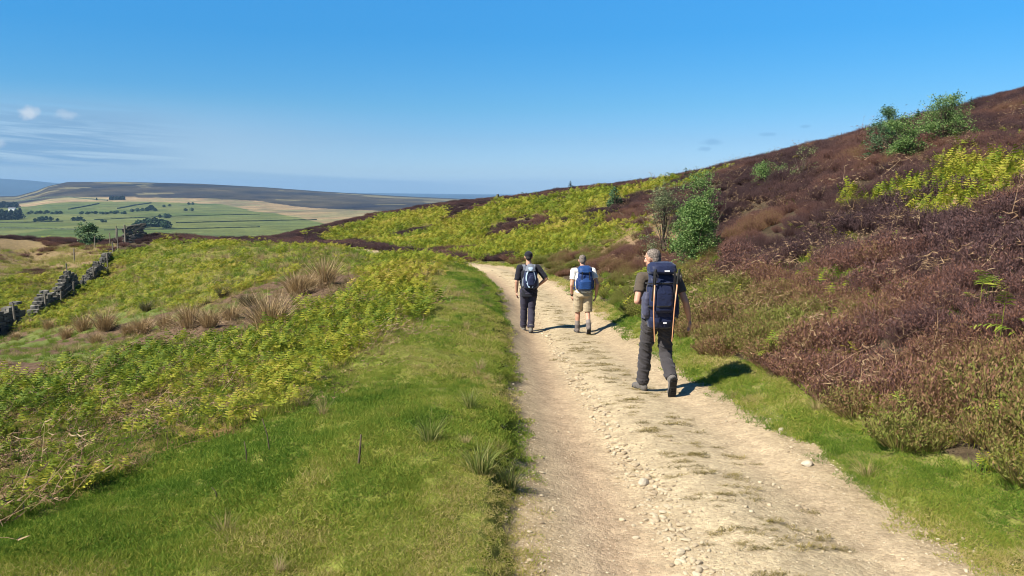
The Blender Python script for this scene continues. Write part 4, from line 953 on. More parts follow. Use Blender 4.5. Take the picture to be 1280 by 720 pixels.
def head(g, c, yaw, pitch=0, s=1.0):
    """skull, jaw, brow, nose, mouth, ears; the face looks along +y turned by yaw"""
    q = Euler((pitch, 0, yaw)).to_quaternion(); c = Vector(c); T = lambda x, y, z: c + q @ Vector((x, y, z)) * s
    _ell(g, T(0, -.012, .028), (.077 * s, .096 * s, .092 * s), q); _ell(g, T(0, .022, -.045), (.060 * s, .068 * s, .068 * s), q); _ell(g, T(0, .062, -.092), (.028 * s, .022 * s, .020 * s), q)
    _caps(g, T(0, .082, .018), T(0, .106, -.022), .010 * s, .015 * s); _ell(g, T(0, .074, .036), (.052 * s, .018 * s, .012 * s), q)
    _ell(g, T(0, .084, -.056), (.024 * s, .010 * s, .007 * s), q); _ell(g, T(0, .082, -.070), (.021 * s, .010 * s, .007 * s), q)
    for sg in (-1, 1): _ell(g, T(sg * .080, -.008, -.008), (.009 * s, .020 * s, .033 * s), q @ Euler((0, sg * .3, sg * -.35)).to_quaternion()); _ell(g, T(sg * .042, .062, -.025), (.024 * s, .018 * s, .020 * s), q)
    return T, q
def boot(par, ankle, toe, up, mat, name='boot', s=1.0, lug=True, sock=None):
    """boot with its lugged sole as a sub-part; toe = way the foot points, up = normal of the sole"""
    a = Vector(ankle); f = Vector(toe).normalized(); u = Vector(up); u = (u - f * u.dot(f)).normalized(); x = f.cross(u); q = Matrix((x, f, u)).transposed().to_quaternion(); T = lambda X, Y, Z: a + x * X * s + f * Y * s + u * Z * s
    g = G(); _ell(g, T(0, .13, -.055), (.047 * s, .075 * s, .034 * s), q); _ell(g, T(0, .055, -.045), (.043 * s, .09 * s, .042 * s), q); _ell(g, T(0, -.025, -.045), (.040 * s, .052 * s, .046 * s), q); _caps(g, T(0, .0, -.03), T(0, -.005, .085), .050 * s, .053 * s, True, False); _ell(g, T(0, .185, -.06), (.036 * s, .028 * s, .026 * s), q)
    b = fuse(name, g, mat, par, .007, 3, .002, (30, 30, 10))
    g = G(); out = [(-.036, -.06), (-.042, -.02), (-.036, .04), (-.044, .10), (-.047, .15), (-.036, .195), (-.012, .222), (.014, .222), (.038, .19), (.045, .14), (.042, .09), (.036, .03), (.041, -.02), (.034, -.06), (0, -.08)]
    n = len(out); g.v = [tuple(T(X, Y, -.072)) for X, Y in out] + [tuple(T(X, Y, -.090)) for X, Y in out]; g.f = [tuple(range(n)), tuple(reversed(range(n, 2 * n)))] + [(i, n + i, n + (i + 1) % n, (i + 1) % n) for i in range(n)]; g.mi = [0] * len(g.f)
    if lug:
        for Y in (-.055, -.02, .055, .085, .115, .145, .175):
            for X in (-.026, 0, .026):
                c = T(X + (.004 if int(Y * 1000) % 2 else 0), Y, -.094); k = len(g.v)
                for dz in (.006, -.004):
                    for dx, dy in ((-.009, -.009), (.009, -.009), (.009, .009), (-.009, .009)): g.v.append(tuple(c + x * dx * s + f * dy * s + u * dz * s))
                for ff in ((0, 3, 2, 1), (4, 5, 6, 7), (0, 1, 5, 4), (1, 2, 6, 5), (2, 3, 7, 6), (3, 0, 4, 7)): g.f.append(tuple(k + i for i in ff)); g.mi.append(0)
    g.obj('sole', M_sole, True, b)
    if sock:
        g = G(); _caps(g, T(0, -.003, .06), T(0, -.005, .16), .047 * s, .050 * s, True, False); fuse('sock', g, sock, par, .007, 2, .003)
    return b
def band(g, P, w, th, nrm):
    """a flat webbing strip along P"""
    b = len(g.v); n = len(P); P = [Vector(p) for p in P]
    for i, p in enumerate(P):
        d = (P[min(i + 1, n - 1)] - P[max(i - 1, 0)]).normalized(); nn_ = Vector(nrm[i]) if isinstance(nrm[0], (tuple, list, Vector)) else Vector(nrm); nn_ = (nn_ - d * nn_.dot(d)).normalized(); s = d.cross(nn_)
        for a, c in ((-1, -1), (1, -1), (1, 1), (-1, 1)): g.v.append(tuple(p + s * w / 2 * a + nn_ * th / 2 * c))
    for i in range(n - 1):
        for j in range(4): g.f.append((b + 4 * i + j, b + 4 * i + (j + 1) % 4, b + 4 * i + 4 + (j + 1) % 4, b + 4 * i + 4 + j)); g.mi.append(0)
    g.f.append((b, b + 3, b + 2, b + 1)); g.f.append(tuple(b + 4 * (n - 1) + j for j in range(4))); g.mi += [0, 0]
def person(px, py, d, rz, label, J, H):
    """J: joints in the person's own space (x right, y ahead, z up)"""
    x, y, _ = at(px, py, d); z = float(height(x, y)); r = empty('person', (x, y, z + J.get('lift', 0)), rz, label=label, cat='person', group='hikers walking down the track'); g = G()
    pel, ch, nk, hd = (Vector(J[k]) for k in ('pelvis', 'chest', 'neck', 'head'))
    sx = J.get('build', 1.0)
    def tor(ex, lo=-.12, hi=1.0, top=True):
        S = []
        for t, rx, ry in ((-.25, .150, .110), (0, .165, .118), (.3, .152, .110), (.62, .168, .120), (.85, .180, .118), (1.0, .165, .100), (1.10, .115, .080), (1.18, .070, .062)):
            c = pel + (ch - pel) * t if t <= 1 else ch + (nk - ch) * ((t - 1) / .18)
            S.append((c.x, c.y, c.z, rx * sx + ex, ry * sx + ex))
        return S
    _loft(g, tor(-.012)); T, q = head(g, hd, J['yaw'], J.get('nod', 0)); _caps(g, nk - Vector((0, .01, .06)), hd - Vector((0, .005, .05)), .062, .055)
    for s in 'LR':
        h, k, a = (Vector(J[s + n]) for n in ('hip', 'knee', 'ankle')); m = k + (a - k) * .32
        _chain(g, [h, h + (k - h) * .5, k, m + Vector((0, -.012, 0)), a], [.082, .072, .054, .054, .036])
        sh, el, wr = (Vector(J[s + n]) for n in ('sh', 'elbow', 'wrist')); _chain(g, [sh, sh + (el - sh) * .4, el, el + (wr - el) * .3, wr], [.056, .047, .039, .040, .027])
        hand(g, wr, wr - el, J[s + 'palm'], J[s + 'thumb'], J.get(s + 'curl', .45))
        ft = Vector(J[s + 'toe']).normalized(); _chain(g, [a, a + ft * .05 + Vector((0, 0, -.035)), a + ft * .15 + Vector(J[s + 'up']) * -.055], [.036, .034, .026])
    body = fuse('body', g, M_skin, r, .0055, 2)
    for sg in (-1, 1):
        ge = G(); _ell(ge, T(sg * .033, .066, .010), (.012, .012, .011), q); ge.obj('eye', M_eye, True, r, True)
    return r, J, T, q, tor
def trousers(r, J, tor, mat, shorts=False, crease=.010):
    g = G(); S = tor(.014)[:3]; pel = Vector(J['pelvis']); up = Vector(J['chest']) - pel
    w = pel + up * .33; S = [(pel.x, pel.y, pel.z - .13, .155, .122)] + S[:2] + [(w.x, w.y, w.z, S[2][3], S[2][4])]; _loft(g, S)
    for s in 'LR':
        h, k, a = (Vector(J[s + n]) for n in ('hip', 'knee', 'ankle'))
        if shorts: e = h + (k - h) * .98; _chain(g, [h, h + (e - h) * .5, e], [.110, .108, .105], True, False)
        else:
            e = a + (k - a) * .02; _chain(g, [h, h + (k - h) * .5, k, k + (e - k) * .5, e], [.104, .094, .079, .077, .075], True, False)
            b2 = a + (k - a) * .12; _ell(g, b2 + Vector((0, 0, 0)), (.083, .084, .03))
    return fuse('shorts' if shorts else 'trousers', g, mat, r, .0075, 2, crease, (5, 5, 9))
def shirt(r, J, tor, mat, sleeve=.55, low=-.1, crease=.007, loose=.016):
    g = G(); S = tor(loose); S = S[1:]; pel = Vector(J['pelvis']); S = [(pel.x, pel.y, pel.z + low, S[0][3] + .004, S[0][4] + .004)] + S; S[-1] = (S[-1][0], S[-1][1], S[-1][2] - .01, .070, .066); _loft(g, S)
    for s in 'LR':
        sh, el = Vector(J[s + 'sh']), Vector(J[s + 'elbow']); e = sh + (el - sh) * sleeve; _chain(g, [sh + Vector((0, 0, -.005)), sh + (e - sh) * .5, e], [.074, .068, .066], True, False)
        c = Vector(J['chest']); _caps(g, c + (sh - c) * .35 + Vector((0, 0, .03)), sh, .075, .072)
    return fuse('shirt', g, mat, r, .0075, 3, crease, (8, 12, 6), 3)
def hair(r, T, q, mat, full=True):
    g = G(); _ell(g, T(0, -.022, .040), (.0795, .0935, .0865), q); _ell(g, T(0, -.056, -.010), (.066, .054, .064), q)
    return fuse('hair', g, mat, r, .0045, 1, .004, (90, 90, 40), 9)

# ---- the nearest hiker
JA = dict(pelvis=(0, 0, .97), chest=(.01, .07, 1.36), neck=(-.02, .085, 1.50), head=(-.055, .135, 1.655), yaw=.75, nod=-.12, build=1.06,
          Lhip=(-.10, 0, .92), Lknee=(-.12, .13, .51), Lankle=(-.135, .16, .095), Ltoe=(-.25, 1, 0), Lup=(0, 0, 1), Rhip=(.10, 0, .92), Rknee=(.105, .05, .50), Rankle=(.10, -.26, .245), Rtoe=(.04, .42, -1), Rup=(0, 1, .42),
          Lsh=(-.205, .06, 1.43), Lelbow=(-.285, -.05, 1.16), Lwrist=(-.17, .15, 1.13), Lpalm=(1, .3, 0), Lthumb=1, Lcurl=.8, Rsh=(.215, .03, 1.42), Relbow=(.305, -.09, 1.15), Rwrist=(.365, -.06, .93), Rpalm=(-1, 0, 0), Rthumb=-1, Rcurl=.5)
M_brown = cloth('brown_cotton', (.085, .066, .048)); M_char = cloth('charcoal_cloth', (.042, .038, .040), .8); M_boot = cloth('grey_suede', (.11, .10, .09)); M_navy = cloth('navy_nylon', (.012, .018, .052), .55, .15); M_slate = cloth('slate_nylon', (.050, .052, .085), .6, .15)
M_black = cloth('black_webbing', (.014, .014, .016), .7); M_mark = simple('white_print', (.75, .75, .78), .6, .05, 5)
A, JA, TA, qA, torA = person(821, 490, 9.7, R(6), 'nearest hiker in brown t-shirt and charcoal trousers with one boot sole raised', JA, 1.78)
trousers(A, JA, torA, M_char, crease=.022); shirt(A, JA, torA, M_brown, .62); hair(A, TA, qA, M_hair)
boot(A, JA['Lankle'], JA['Ltoe'], JA['Lup'], M_boot, s=1.1); boot(A, JA['Rankle'], JA['Rtoe'], JA['Rup'], M_boot, s=1.1)
def pack_root(per, base, label):
    bpy.context.view_layer.update(); c = math.cos(per.rotation_euler[2]); s = math.sin(per.rotation_euler[2]); L = per.location
    k = per.scale[0]; o = empty('backpack', (L[0] + k * (base[0] * c - base[1] * s), L[1] + k * (base[0] * s + base[1] * c), L[2] + k * base[2]), per.rotation_euler[2], label=label, cat='backpack', group='backpacks worn by the hikers'); o.scale = per.scale; return o
def straps(root, J, mat, off, w=.06, yb=-.13):
    for s, sg in (('L', -1), ('R', 1)):
        sh = Vector(J[s + 'sh']); c = Vector(J['chest']); x = c.x + sg * .115; g = G()
        P = [(x - sg * .02, c.y + yb, c.z + .02), (x - sg * .01, c.y - .10, c.z + .105), (x, c.y - .02, c.z + .135), (x + sg * .005, c.y + .07, c.z + .10), (x + sg * .02, c.y + .138, c.z - .02), (x + sg * .035, c.y + .14, c.z - .16), (x + sg * .07, c.y + .06, c.z - .28), (x + sg * .05, c.y - .10, c.z - .33)]
        Nn = [(0, -1, .3), (0, -.6, 1), (0, 0, 1), (0, .7, .8), (sg * .2, 1, .1), (sg * .3, 1, 0), (sg, .5, 0), (sg, -.4, 0)]
        P = [tuple(Vector(p) - Vector(off)) for p in P]; band(g, P, w, .014, Nn); g.obj('strap', mat, True, root)
base = (-.045, -.24, .86); pk = pack_root(A, base, 'tall navy rucksack with lid worn by the nearest hiker'); B_ = Vector(base)
cx, cy = -.045, -.235
g = G(); _loft(g, [(cx, cy + .03, .985, .125, .08), (cx, cy + .02, 1.00, .150, .098), (cx, cy + .015, 1.15, .160, .112), (cx, cy + .02, 1.32, .158, .112), (cx + .005, cy + .04, 1.48, .142, .098), (cx + .005, cy + .05, 1.53, .12, .08)], 3.6); fuse('main_sack', g, M_navy, pk, .008, 3, .012, (9, 10, 4), 11, B_)
g = G(); _loft(g, [(cx, cy + .05, .855, .11, .06), (cx, cy + .03, .875, .145, .09), (cx, cy + .02, .95, .155, .105), (cx, cy + .025, 1.005, .15, .10)], 3.4); fuse('bottom_compartment', g, M_navy, pk, .008, 3, .008, (12, 8, 3), 12, B_)
g = G(); _loft(g, [(cx + .01, cy + .03, 1.515, .155, .12), (cx + .01, cy + .02, 1.54, .165, .132), (cx + .01, cy + .035, 1.61, .16, .125), (cx + .01, cy + .05, 1.645, .12, .09)], 3.6); lid = fuse('lid', g, M_navy, pk, .008, 3, .008, (10, 14, 4), 13, B_)
g = G(); _loft(g, [(cx + .005, cy - .095, 1.06, .10, .02), (cx + .005, cy - .105, 1.09, .115, .03), (cx + .005, cy - .105, 1.30, .105, .03), (cx + .01, cy - .09, 1.42, .07, .022)], 3); fuse('front_pocket', g, M_navy, pk, .007, 2, .006, (12, 12, 5), 14, B_)
for sg in (-1, 1):
    g = G(); _loft(g, [(cx + sg * .16, cy + .03, .99, .035, .06), (cx + sg * .178, cy + .02, 1.03, .045, .075), (cx + sg * .18, cy + .02, 1.22, .040, .072), (cx + sg * .165, cy + .03, 1.29, .025, .05)], 2.8); fuse('side_pocket', g, M_slate if sg < 0 else M_navy, pk, .007, 2, .007, (12, 12, 5), 15, B_)
    g = G(); P = [Vector((cx + sg * .12, cy - .125, 1.56)), Vector((cx + sg * .125, cy - .128, 1.48)), Vector((cx + sg * .125, cy - .112, 1.36)), Vector((cx + sg * .14, cy - .11, 1.20))]; band(g, [p - B_ for p in P], .022, .006, (0, -1, 0)); g.obj('buckle_strap', M_black, True, pk)
for z_, yy in ((1.13, -.145), (1.40, -.125)):
    g = G(); band(g, [Vector(p) - B_ for p in ((cx - .185, cy + .03, z_), (cx - .165, cy - .075, z_ + .005), (cx - .06, cy + yy, z_ + .01), (cx + .06, cy + yy, z_ + .01), (cx + .165, cy - .075, z_ + .005), (cx + .185, cy + .03, z_))], .018, .006, [(-1, -.2, 0), (-1, -1, 0), (0, -1, 0), (0, -1, 0), (1, -1, 0), (1, -.2, 0)]); g.obj('compression_strap', M_black, True, pk)
g = G(); band(g, [Vector(p) - B_ for p in ((-.20, -.13, 1.0), (-.215, -.02, .995), (-.17, .10, .985), (-.05, .15, .98), (.08, .148, .98), (.18, .09, .985), (.215, -.02, .995), (.20, -.13, 1.0))], .085, .018, [(-.8, -1, 0), (-1, 0, 0), (-1, .8, 0), (0, 1, 0), (0, 1, 0), (1, .8, 0), (1, 0, 0), (.8, -1, 0)]); g.obj('hip_belt', M_slate, True, pk)
g = G(); boxm(g, Vector((cx + .005, cy - .118, 1.545)) - B_, Vector((cx + .065, cy - .108, 1.562)) - B_); g.obj('logo', M_mark, True, lid)
g = G(); boxm(g, Vector((cx + .01, cy - .09, .925)) - B_, Vector((cx + .05, cy - .083, .942)) - B_); g.obj('logo', M_mark, True, pk)
straps(pk, JA, M_navy, B_, .065)
M_pole = simple('orange_pole', (.52, .26, .13), .35, .1, 6, .5); M_grip = simple('black_cork_grip', (.02, .02, .02), .7, .2, 60)
for sg, lb in ((-1, 'orange walking pole strapped to the left side of the navy rucksack'), (1, 'orange walking pole strapped to the right side of the navy rucksack')):
    rt = pack_root(A, (cx + sg * .125, cy - .135, .70), lb); rt.name = 'walking_pole'; tag(rt, lb, 'walking pole', 'walking poles on the navy rucksack')
    tp = -.012 * sg if sg < 0 else .045
    g = G(); g.tube([(-sg * .02, .0, .02), (0, 0, .4), (tp * .6, .0, .70)], [.0065, .008, .009], 8); g.obj('shaft', M_pole, True, rt, True)
    g = G(); g.tube([(tp * .6, 0, .70), (tp * .8, 0, .78), (tp, 0, .86), (tp + .01, 0, .88)], [.013, .015, .016, .010], 8); g.obj('grip', M_grip, True, rt, True)
    g = G(); band(g, [(tp, -.01, .85), (tp + .03, -.02, .80), (tp + .015, -.02, .74), (tp - .005, -.012, .82)], .012, .003, (0, -1, 0)); g.obj('wrist_loop', M_black, True, rt)

# ---- the hiker in black on the left
JB = dict(pelvis=(0, 0, .96), chest=(0, .05, 1.35), neck=(0, .065, 1.50), head=(0, .095, 1.645), yaw=-.05, nod=-.1, build=1.0,
          Lhip=(-.095, 0, .92), Lknee=(-.10, .09, .50), Lankle=(-.105, .14, .095), Ltoe=(-.1, 1, 0), Lup=(0, 0, 1), Rhip=(.09, 0, .92), Rknee=(.06, .02, .50), Rankle=(.03, -.15, .11), Rtoe=(.1, 1, -.12), Rup=(0, .12, 1),
          Lsh=(-.20, .05, 1.42), Lelbow=(-.265, -.01, 1.13), Lwrist=(-.265, .08, .88), Lpalm=(1, 0, 0), Lthumb=1, Rsh=(.20, .05, 1.42), Relbow=(.375, -.04, 1.18), Rwrist=(.235, .10, 1.03), Rpalm=(-1, 0, 0), Rthumb=-1, Rcurl=.7)
M_blk = cloth('black_cotton', (.013, .013, .019)); M_dnav = cloth('dark_navy_cloth', (.034, .031, .050)); M_gb = cloth('grey_boot_leather', (.16, .15, .13)); M_grey = cloth('grey_nylon', (.15, .165, .195), .6); M_ltb = cloth('pale_blue_piping', (.36, .46, .58), .6)
Bp, JB, TB, qB, torB = person(661, 411, 18.0, R(4), 'hiker in black cap and black t-shirt furthest to the left of the track', JB, 1.78)
Bp.scale = (1.03,) * 3
trousers(Bp, JB, torB, M_dnav, crease=.012); shirt(Bp, JB, torB, M_blk, .92, -.16); hair(Bp, TB, qB, M_dhair)
boot(Bp, JB['Lankle'], JB['Ltoe'], JB['Lup'], M_gb, s=1.08); boot(Bp, JB['Rankle'], JB['Rtoe'], JB['Rup'], M_gb, s=1.08)
g = G(); _ell(g, TB(0, -.012, .055), (.092, .108, .080), qB); _ell(g, TB(0, -.012, .03), (.092, .108, .03), qB); capo = fuse('cap', g, M_blk, Bp, .007, 2)
g = G(); _loft(g, [(*(TB(0, .13, .025)), .062, .06), (*(TB(0, .13, .034)), .058, .055)], 2.2); g.obj('brim', M_blk, True, capo, True)
base = (0, -.22, 1.0); pk = pack_root(Bp, base, 'grey and navy daypack with pale blue curved piping on the black-capped hiker'); B_ = Vector(base); cx, cy = .015, -.19
g = G(); _loft(g, [(cx, cy + .03, .985, .10, .05), (cx, cy + .01, 1.01, .14, .085), (cx, cy, 1.12, .158, .10), (cx, cy + .01, 1.28, .145, .095), (cx, cy + .04, 1.44, .10, .07), (cx, cy + .055, 1.50, .06, .04)], 2.8); fuse('main_sack', g, M_navy, pk, .008, 3, .006, (9, 10, 4), 21, B_)
g = G(); _loft(g, [(cx, cy - .005, 1.37, .118, .085), (cx, cy + .012, 1.43, .105, .08), (cx, cy + .045, 1.49, .075, .055), (cx, cy + .06, 1.52, .04, .03)], 2.6); fuse('top_panel', g, M_grey, pk, .007, 2, .004, (12, 12, 4), 22, B_)
g = G(); _loft(g, [(cx, cy - .085, 1.375, .015, .008), (cx, cy - .075, 1.42, .05, .010), (cx, cy - .055, 1.455, .045, .012)], 2.4); fuse('label_patch', g, M_ltb, pk, .005, 1, 0, off=B_)
for sg in (-1, 1):
    g = G(); P = []; Nn = []
    for k in range(11):
        t = k / 10; z = 1.02 + .36 * t; bx = .118 * math.sin(.35 + t * 2.2) ** .8 - .02; yy = cy - .098 * math.sqrt(max(.05, 1 - (bx / .17) ** 2)) * (1 - .35 * t * t) - .006; P.append(Vector((cx + sg * bx, yy, z)) - B_); Nn.append((sg * .4, -1, .1 + .3 * t))
    band(g, P, .030 if sg < 0 else .014, .008, Nn); g.obj('piping', M_ltb, True, pk)
    g = G(); _loft(g, [(cx + sg * .145, cy + .03, 1.02, .02, .04), (cx + sg * .155, cy + .025, 1.05, .03, .055), (cx + sg * .15, cy + .03, 1.18, .028, .05), (cx + sg * .135, cy + .035, 1.24, .012, .03)], 2.6); fuse('side_pocket', g, M_grey, pk, .007, 2, .005, off=B_)
g = G(); _loft(g, [(cx + .01, cy - .09, 1.05, .06, .02), (cx + .01, cy - .098, 1.08, .075, .03), (cx + .01, cy - .09, 1.22, .06, .03), (cx + .01, cy - .08, 1.28, .03, .02)], 2.6); fuse('front_pocket', g, M_navy, pk, .007, 2, .004, off=B_)
straps(pk, JB, M_grey, B_, .06)
g = G(); band(g, [Vector(p) - B_ for p in ((-.17, -.08, 1.05), (-.19, 0, 1.045), (-.12, .13, 1.04), (.0, .15, 1.04), (.12, .13, 1.04), (.19, 0, 1.045), (.17, -.08, 1.05))], .035, .008, [(-1, -1, 0), (-1, 0, 0), (-1, 1, 0), (0, 1, 0), (1, 1, 0), (1, 0, 0), (1, -1, 0)]); g.obj('hip_belt', M_black, True, pk)

# ---- the hiker in shorts in the middle
JC = dict(pelvis=(0, 0, .93), chest=(.01, .09, 1.30), neck=(.01, .115, 1.45), head=(-.005, .16, 1.59), yaw=-.1, nod=-.2, build=1.05,
          Lhip=(-.10, 0, .89), Lknee=(-.105, .10, .48), Lankle=(-.11, .10, .10), Ltoe=(-.08, 1, 0), Lup=(0, 0, 1), Rhip=(.10, 0, .89), Rknee=(.10, .03, .48), Rankle=(.10, -.22, .17), Rtoe=(.05, .75, -.6), Rup=(0, .6, .75),
          Lsh=(-.205, .08, 1.37), Lelbow=(-.255, .0, 1.07), Lwrist=(-.235, .12, .83), Lpalm=(1, 0, 0), Lthumb=1, Rsh=(.215, .08, 1.37), Relbow=(.30, -.04, 1.10), Rwrist=(.285, .03, .85), Rpalm=(-1, 0, 0), Rthumb=-1)
M_cream = cloth('cream_cotton', (.72, .69, .62)); M_khaki = cloth('khaki_cotton', (.38, .31, .20)); M_blue = cloth('blue_nylon', (.010, .045, .16), .55, .15); M_dblue = cloth('dark_blue_nylon', (.012, .035, .13), .55); M_sock = cloth('grey_wool', (.22, .19, .17)); M_sb = cloth('brown_grey_boot', (.13, .11, .10))
C, JC, TC, qC, torC = person(728.5, 415, 17.4, R(2), 'hiker in cream t-shirt and khaki shorts between the other two', JC, 1.74)
trousers(C, JC, torC, M_khaki, True, .011); shirt(C, JC, torC, M_cream, .62, -.02); hair(C, TC, qC, M_hair)
boot(C, JC['Lankle'], JC['Ltoe'], JC['Lup'], M_sb, s=1.08, sock=M_sock); boot(C, JC['Rankle'], JC['Rtoe'], JC['Rup'], M_sb, s=1.08, sock=M_sock)
w0 = Vector(JC['Lwrist']); dv = (w0 - Vector(JC['Lelbow'])).normalized(); g = G(); _caps(g, w0 - dv * .035, w0 - dv * .005, .034, .033, False, False); g.obj('watch', M_black, True, C, True)
base = (.0, -.25, .98); pk = pack_root(C, base, 'bright blue rucksack worn over the cream t-shirt'); B_ = Vector(base); cx, cy = .015, -.175
g = G(); _loft(g, [(cx, cy + .03, .965, .10, .06), (cx, cy + .01, .985, .145, .10), (cx, cy, 1.10, .165, .118), (cx, cy + .015, 1.30, .155, .112), (cx, cy + .04, 1.40, .13, .09)], 3.4); fuse('main_sack', g, M_dblue, pk, .008, 3, .008, (9, 10, 4), 31, B_)
g = G(); _loft(g, [(cx, cy - .095, .99, .09, .03), (cx, cy - .11, 1.02, .13, .05), (cx, cy - .11, 1.17, .125, .05), (cx, cy - .09, 1.24, .09, .03)], 3.2); fuse('front_pocket', g, M_blue, pk, .007, 2, .007, (12, 12, 5), 32, B_)
g = G(); _loft(g, [(cx, cy + .01, 1.355, .145, .125), (cx, cy + .01, 1.38, .155, .135), (cx, cy + .03, 1.46, .145, .12), (cx, cy + .05, 1.50, .10, .08)], 3.2); fuse('lid', g, M_blue, pk, .008, 3, .007, (10, 14, 4), 33, B_)
for sg in (-1, 1):
    g = G(); _loft(g, [(cx + sg * .155, cy + .03, .99, .025, .05), (cx + sg * .165, cy + .02, 1.03, .035, .065), (cx + sg * .165, cy + .02, 1.18, .03, .06), (cx + sg * .15, cy + .03, 1.24, .015, .04)], 2.6); fuse('side_pocket', g, M_dblue, pk, .007, 2, .005, off=B_)
    g = G(); band(g, [Vector((cx + sg * .075, cy - .135, 1.39)) - B_, Vector((cx + sg * .08, cy - .135, 1.33)) - B_, Vector((cx + sg * .085, cy - .125, 1.20)) - B_], .020, .005, (0, -1, 0)); g.obj('buckle_strap', M_black, True, pk)
straps(pk, JC, M_blue, B_, .06)
g = G(); band(g, [Vector(p) - B_ for p in ((-.20, -.07, 1.0), (-.21, .01, .995), (-.14, .15, .985), (.0, .18, .98), (.15, .15, .985), (.215, .01, .995), (.20, -.07, 1.0))], .05, .012, [(-1, -1, 0), (-1, 0, 0), (-1, 1, 0), (0, 1, 0), (1, 1, 0), (1, 0, 0), (1, -1, 0)]); g.obj('hip_belt', M_dblue, True, pk)
# ------------------------------------------------------------------ camera, sun, sky, air
cam = bpy.data.cameras.new('camera'); co = bpy.data.objects.new('camera', cam); COL.objects.link(co)
co.location = (0, 0, EYE); co.rotation_euler = (math.pi / 2 - PITCH, 0, 0)
cam.sensor_width = 36; cam.lens = 36 * FPX / 1280; cam.clip_start = .1; cam.clip_end = 60000
scene.camera = co
SUN_EL, SUN_AZ = R(45), R(-90 - 33)          # the sun stands to the left and a little behind the camera
sd = Vector((math.cos(SUN_EL) * math.sin(SUN_AZ), math.cos(SUN_EL) * math.cos(SUN_AZ), math.sin(SUN_EL)))
sl = bpy.data.lights.new('sun', 'SUN'); sl.energy = 4.6; sl.angle = R(.55); sl.color = (1, .93, .82)
so = bpy.data.objects.new('sun', sl); COL.objects.link(so); so.rotation_euler = (-sd).to_track_quat('-Z', 'Y').to_euler(); so.location = (-30, -15, 60)
w = bpy.data.worlds.new('World'); scene.world = w; w.use_nodes = True
nt = w.node_tree; nt.nodes.clear()
def N(t, **k):
    nd = nt.nodes.new(t); ins = k.pop('ins', {})
    for a, b in k.items(): setattr(nd, a, b)
    for a, b in ins.items():
        if isinstance(b, bpy.types.NodeSocket): nt.links.new(b, nd.inputs[a])
        else: nd.inputs[a].default_value = b
    return nd
sky = N('ShaderNodeTexSky', sky_type='NISHITA', sun_disc=False, sun_elevation=SUN_EL, sun_rotation=SUN_AZ, altitude=300, air_density=1.0, dust_density=.35, ozone_density=2.5)
# high thin cloud low in the west
tc = N('ShaderNodeTexCoord'); sep = N('ShaderNodeSeparateXYZ', ins={0: tc.outputs['Generated']})
def M(op, a, b=0.0, clamp=False):
    nd = N('ShaderNodeMath', operation=op, ins={0: a, 1: b}); nd.use_clamp = clamp; return nd.outputs[0]
elev = sep.outputs[2]
grade = N('ShaderNodeValToRGB', ins={0: M('DIVIDE', M('ADD', elev, .05), 1.05, True)})   # sky tint by height, set darker above the view to cut fill light
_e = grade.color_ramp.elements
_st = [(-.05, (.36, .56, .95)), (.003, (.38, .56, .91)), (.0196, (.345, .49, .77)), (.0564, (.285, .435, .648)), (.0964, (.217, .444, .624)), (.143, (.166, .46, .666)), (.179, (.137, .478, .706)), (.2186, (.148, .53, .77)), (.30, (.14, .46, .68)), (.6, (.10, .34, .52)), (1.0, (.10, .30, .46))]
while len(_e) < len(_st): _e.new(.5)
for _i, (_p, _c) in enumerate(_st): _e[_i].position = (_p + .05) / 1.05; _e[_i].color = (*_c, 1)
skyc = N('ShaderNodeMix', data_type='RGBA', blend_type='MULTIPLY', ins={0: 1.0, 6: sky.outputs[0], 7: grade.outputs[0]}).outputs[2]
azi = M('ARCTAN2', sep.outputs[0], sep.outputs[1])
def mapr(v, a, b, c, d):
    nd = N('ShaderNodeMapRange', interpolation_type='SMOOTHSTEP', ins={0: v, 1: a, 2: b, 3: c, 4: d}); return nd.outputs[0]
vec = N('ShaderNodeCombineXYZ', ins={0: M('MULTIPLY', azi, 6.0), 1: M('MULTIPLY', M('ADD', elev, M('MULTIPLY', azi, .06)), 120.0), 2: 0.0}).outputs[0]
n1_ = N('ShaderNodeTexNoise', ins={'Vector': vec, 'Scale': 1.0, 'Detail': 5.0, 'Roughness': .55, 'Distortion': .4}).outputs[0]
band = M('MULTIPLY', mapr(elev, .012, .03, 0, 1), mapr(elev, .055, .105, 1, 0))
side = mapr(azi, -.50, -.33, 1, 0)
streak = M('MULTIPLY', M('MULTIPLY', mapr(n1_, .36, .56, 0, 1), band), side)
bank = M('MULTIPLY', M('MULTIPLY', mapr(M('ADD', elev, M('MULTIPLY', azi, .055)), -.001, .004, 1, 0), mapr(azi, -.12, .03, 1, 0)), mapr(elev, -.02, -.01, 0, 1))
veil = N('ShaderNodeMix', data_type='RGBA', ins={0: M('MULTIPLY', M('MULTIPLY', M('MULTIPLY', mapr(elev, .0, .03, 0, 1), mapr(elev, .05, .12, 1, 0)), mapr(azi, -.52, -.05, 1, 0)), .5), 6: skyc, 7: (2.3, 3.05, 3.85, 1)}).outputs[2]
cl = M('MAXIMUM', streak, M('MULTIPLY', bank, .42))
c1 = N('ShaderNodeMix', data_type='RGBA', ins={0: M('MULTIPLY', cl, .95), 6: veil, 7: (1.05, 2.0, 3.15, 1)}).outputs[2]
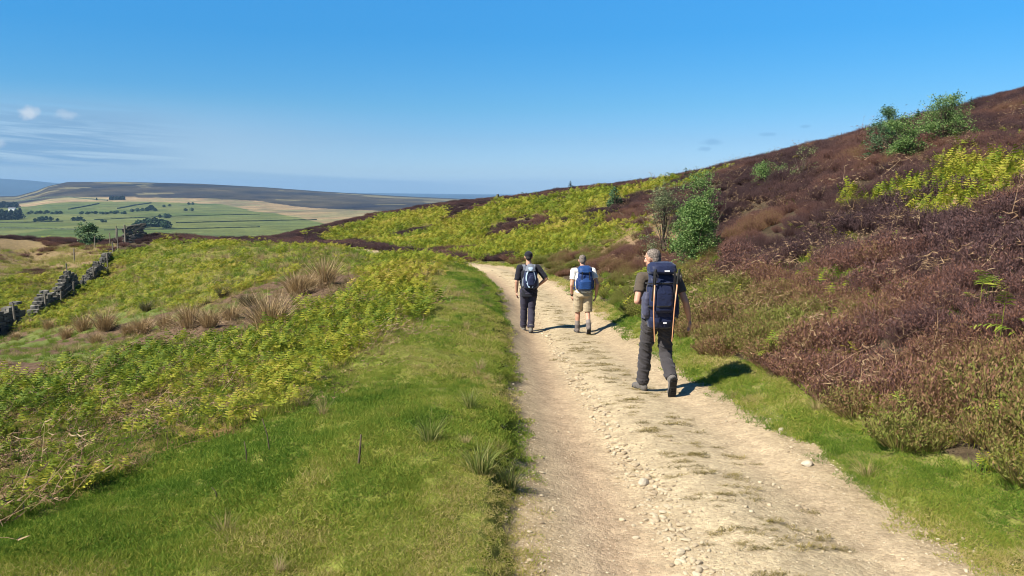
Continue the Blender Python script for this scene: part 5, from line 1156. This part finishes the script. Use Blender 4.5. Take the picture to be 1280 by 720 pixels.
def puff(a0, e0, ra, re, seed, amt, base_, tone=(3.4, 3.75, 4.15, 1)):
    v2 = N('ShaderNodeCombineXYZ', ins={0: M('MULTIPLY', azi, 60.0), 1: M('MULTIPLY', elev, 60.0), 2: seed}).outputs[0]
    nn_ = N('ShaderNodeTexNoise', ins={'Vector': v2, 'Scale': 1.6, 'Detail': 4.0}).outputs[0]
    dx = M('DIVIDE', M('SUBTRACT', azi, a0), ra); dy = M('DIVIDE', M('SUBTRACT', elev, e0), re)
    d = M('ADD', M('SQRT', M('ADD', M('MULTIPLY', dx, dx), M('MULTIPLY', dy, dy))), M('MULTIPLY', M('SUBTRACT', nn_, .5), 1.3))
    f = M('MULTIPLY', mapr(d, .25, 1.1, 1, 0), amt)
    return N('ShaderNodeMix', data_type='RGBA', ins={0: f, 6: base_, 7: tone}).outputs[2]
c2 = puff(-.533, .0775, .012, .0085, 1.0, .7, c1)
c2 = puff(-.500, .0775, .013, .0065, 4.0, .35, c2)
c2 = puff(-.566, .0455, .012, .006, 7.0, .4, c2)
for _px, _py, _ra, _re, _sd in ((890, 178, .016, .0045, 11.0), (960, 168, .014, .003, 14.0), (1006, 158, .008, .0022, 17.0), (880, 186, .009, .003, 21.0)):
    _a, _b = pdir(_px, _py); _l = math.sqrt(1 + float(_a) ** 2 + float(_b) ** 2)
    c2 = puff(math.atan(float(_a)), float(_b) / _l, _ra, _re, _sd, .38, c2, (.85, 1.9, 3.2, 1))
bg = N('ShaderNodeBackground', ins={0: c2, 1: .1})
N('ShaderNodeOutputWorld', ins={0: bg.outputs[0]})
HAZE = True
if HAZE:
    hx = 15800.0
    lo = float(GZ.min()) - 1.0; hi = max(float(GZ.max()), EYE) + 4.0
    hv = [(sx * hx, sy * hx, z) for z in (lo, hi) for sy in (-1, 1) for sx in (-1, 1)]
    hf = [(0, 2, 3, 1), (4, 5, 7, 6), (0, 1, 5, 4), (2, 6, 7, 3), (0, 4, 6, 2), (1, 3, 7, 5)]
    t = NT('air_haze'); pv = t.n('ShaderNodeVolumePrincipled', ins={'Color': (.33, .56, .84, 1), 'Density': 6.5e-5, 'Anisotropy': 0.0})
    t.n('ShaderNodeOutputMaterial', ins={'Volume': pv.outputs[0]})
    ho = mesh_obj('haze', hv, hf, t.m); tag(ho, 'thin blue haze over the valley and far hills', 'haze', kind='stuff')
scene.view_settings.view_transform = 'Standard'; scene.view_settings.look = 'None'; scene.view_settings.gamma = 1; scene.view_settings.exposure = 1.05
scene.view_settings.use_curve_mapping = False
scene.cycles.max_bounces = 6; scene.cycles.diffuse_bounces = 3; scene.cycles.glossy_bounces = 2; scene.cycles.transmission_bounces = 3; scene.cycles.transparent_max_bounces = 12
scene.cycles.use_denoising = True
scene.cycles.denoising_prefilter = 'ACCURATE'

scene.cycles.pixel_filter_type = 'BLACKMAN_HARRIS'; scene.cycles.filter_width = 1.0
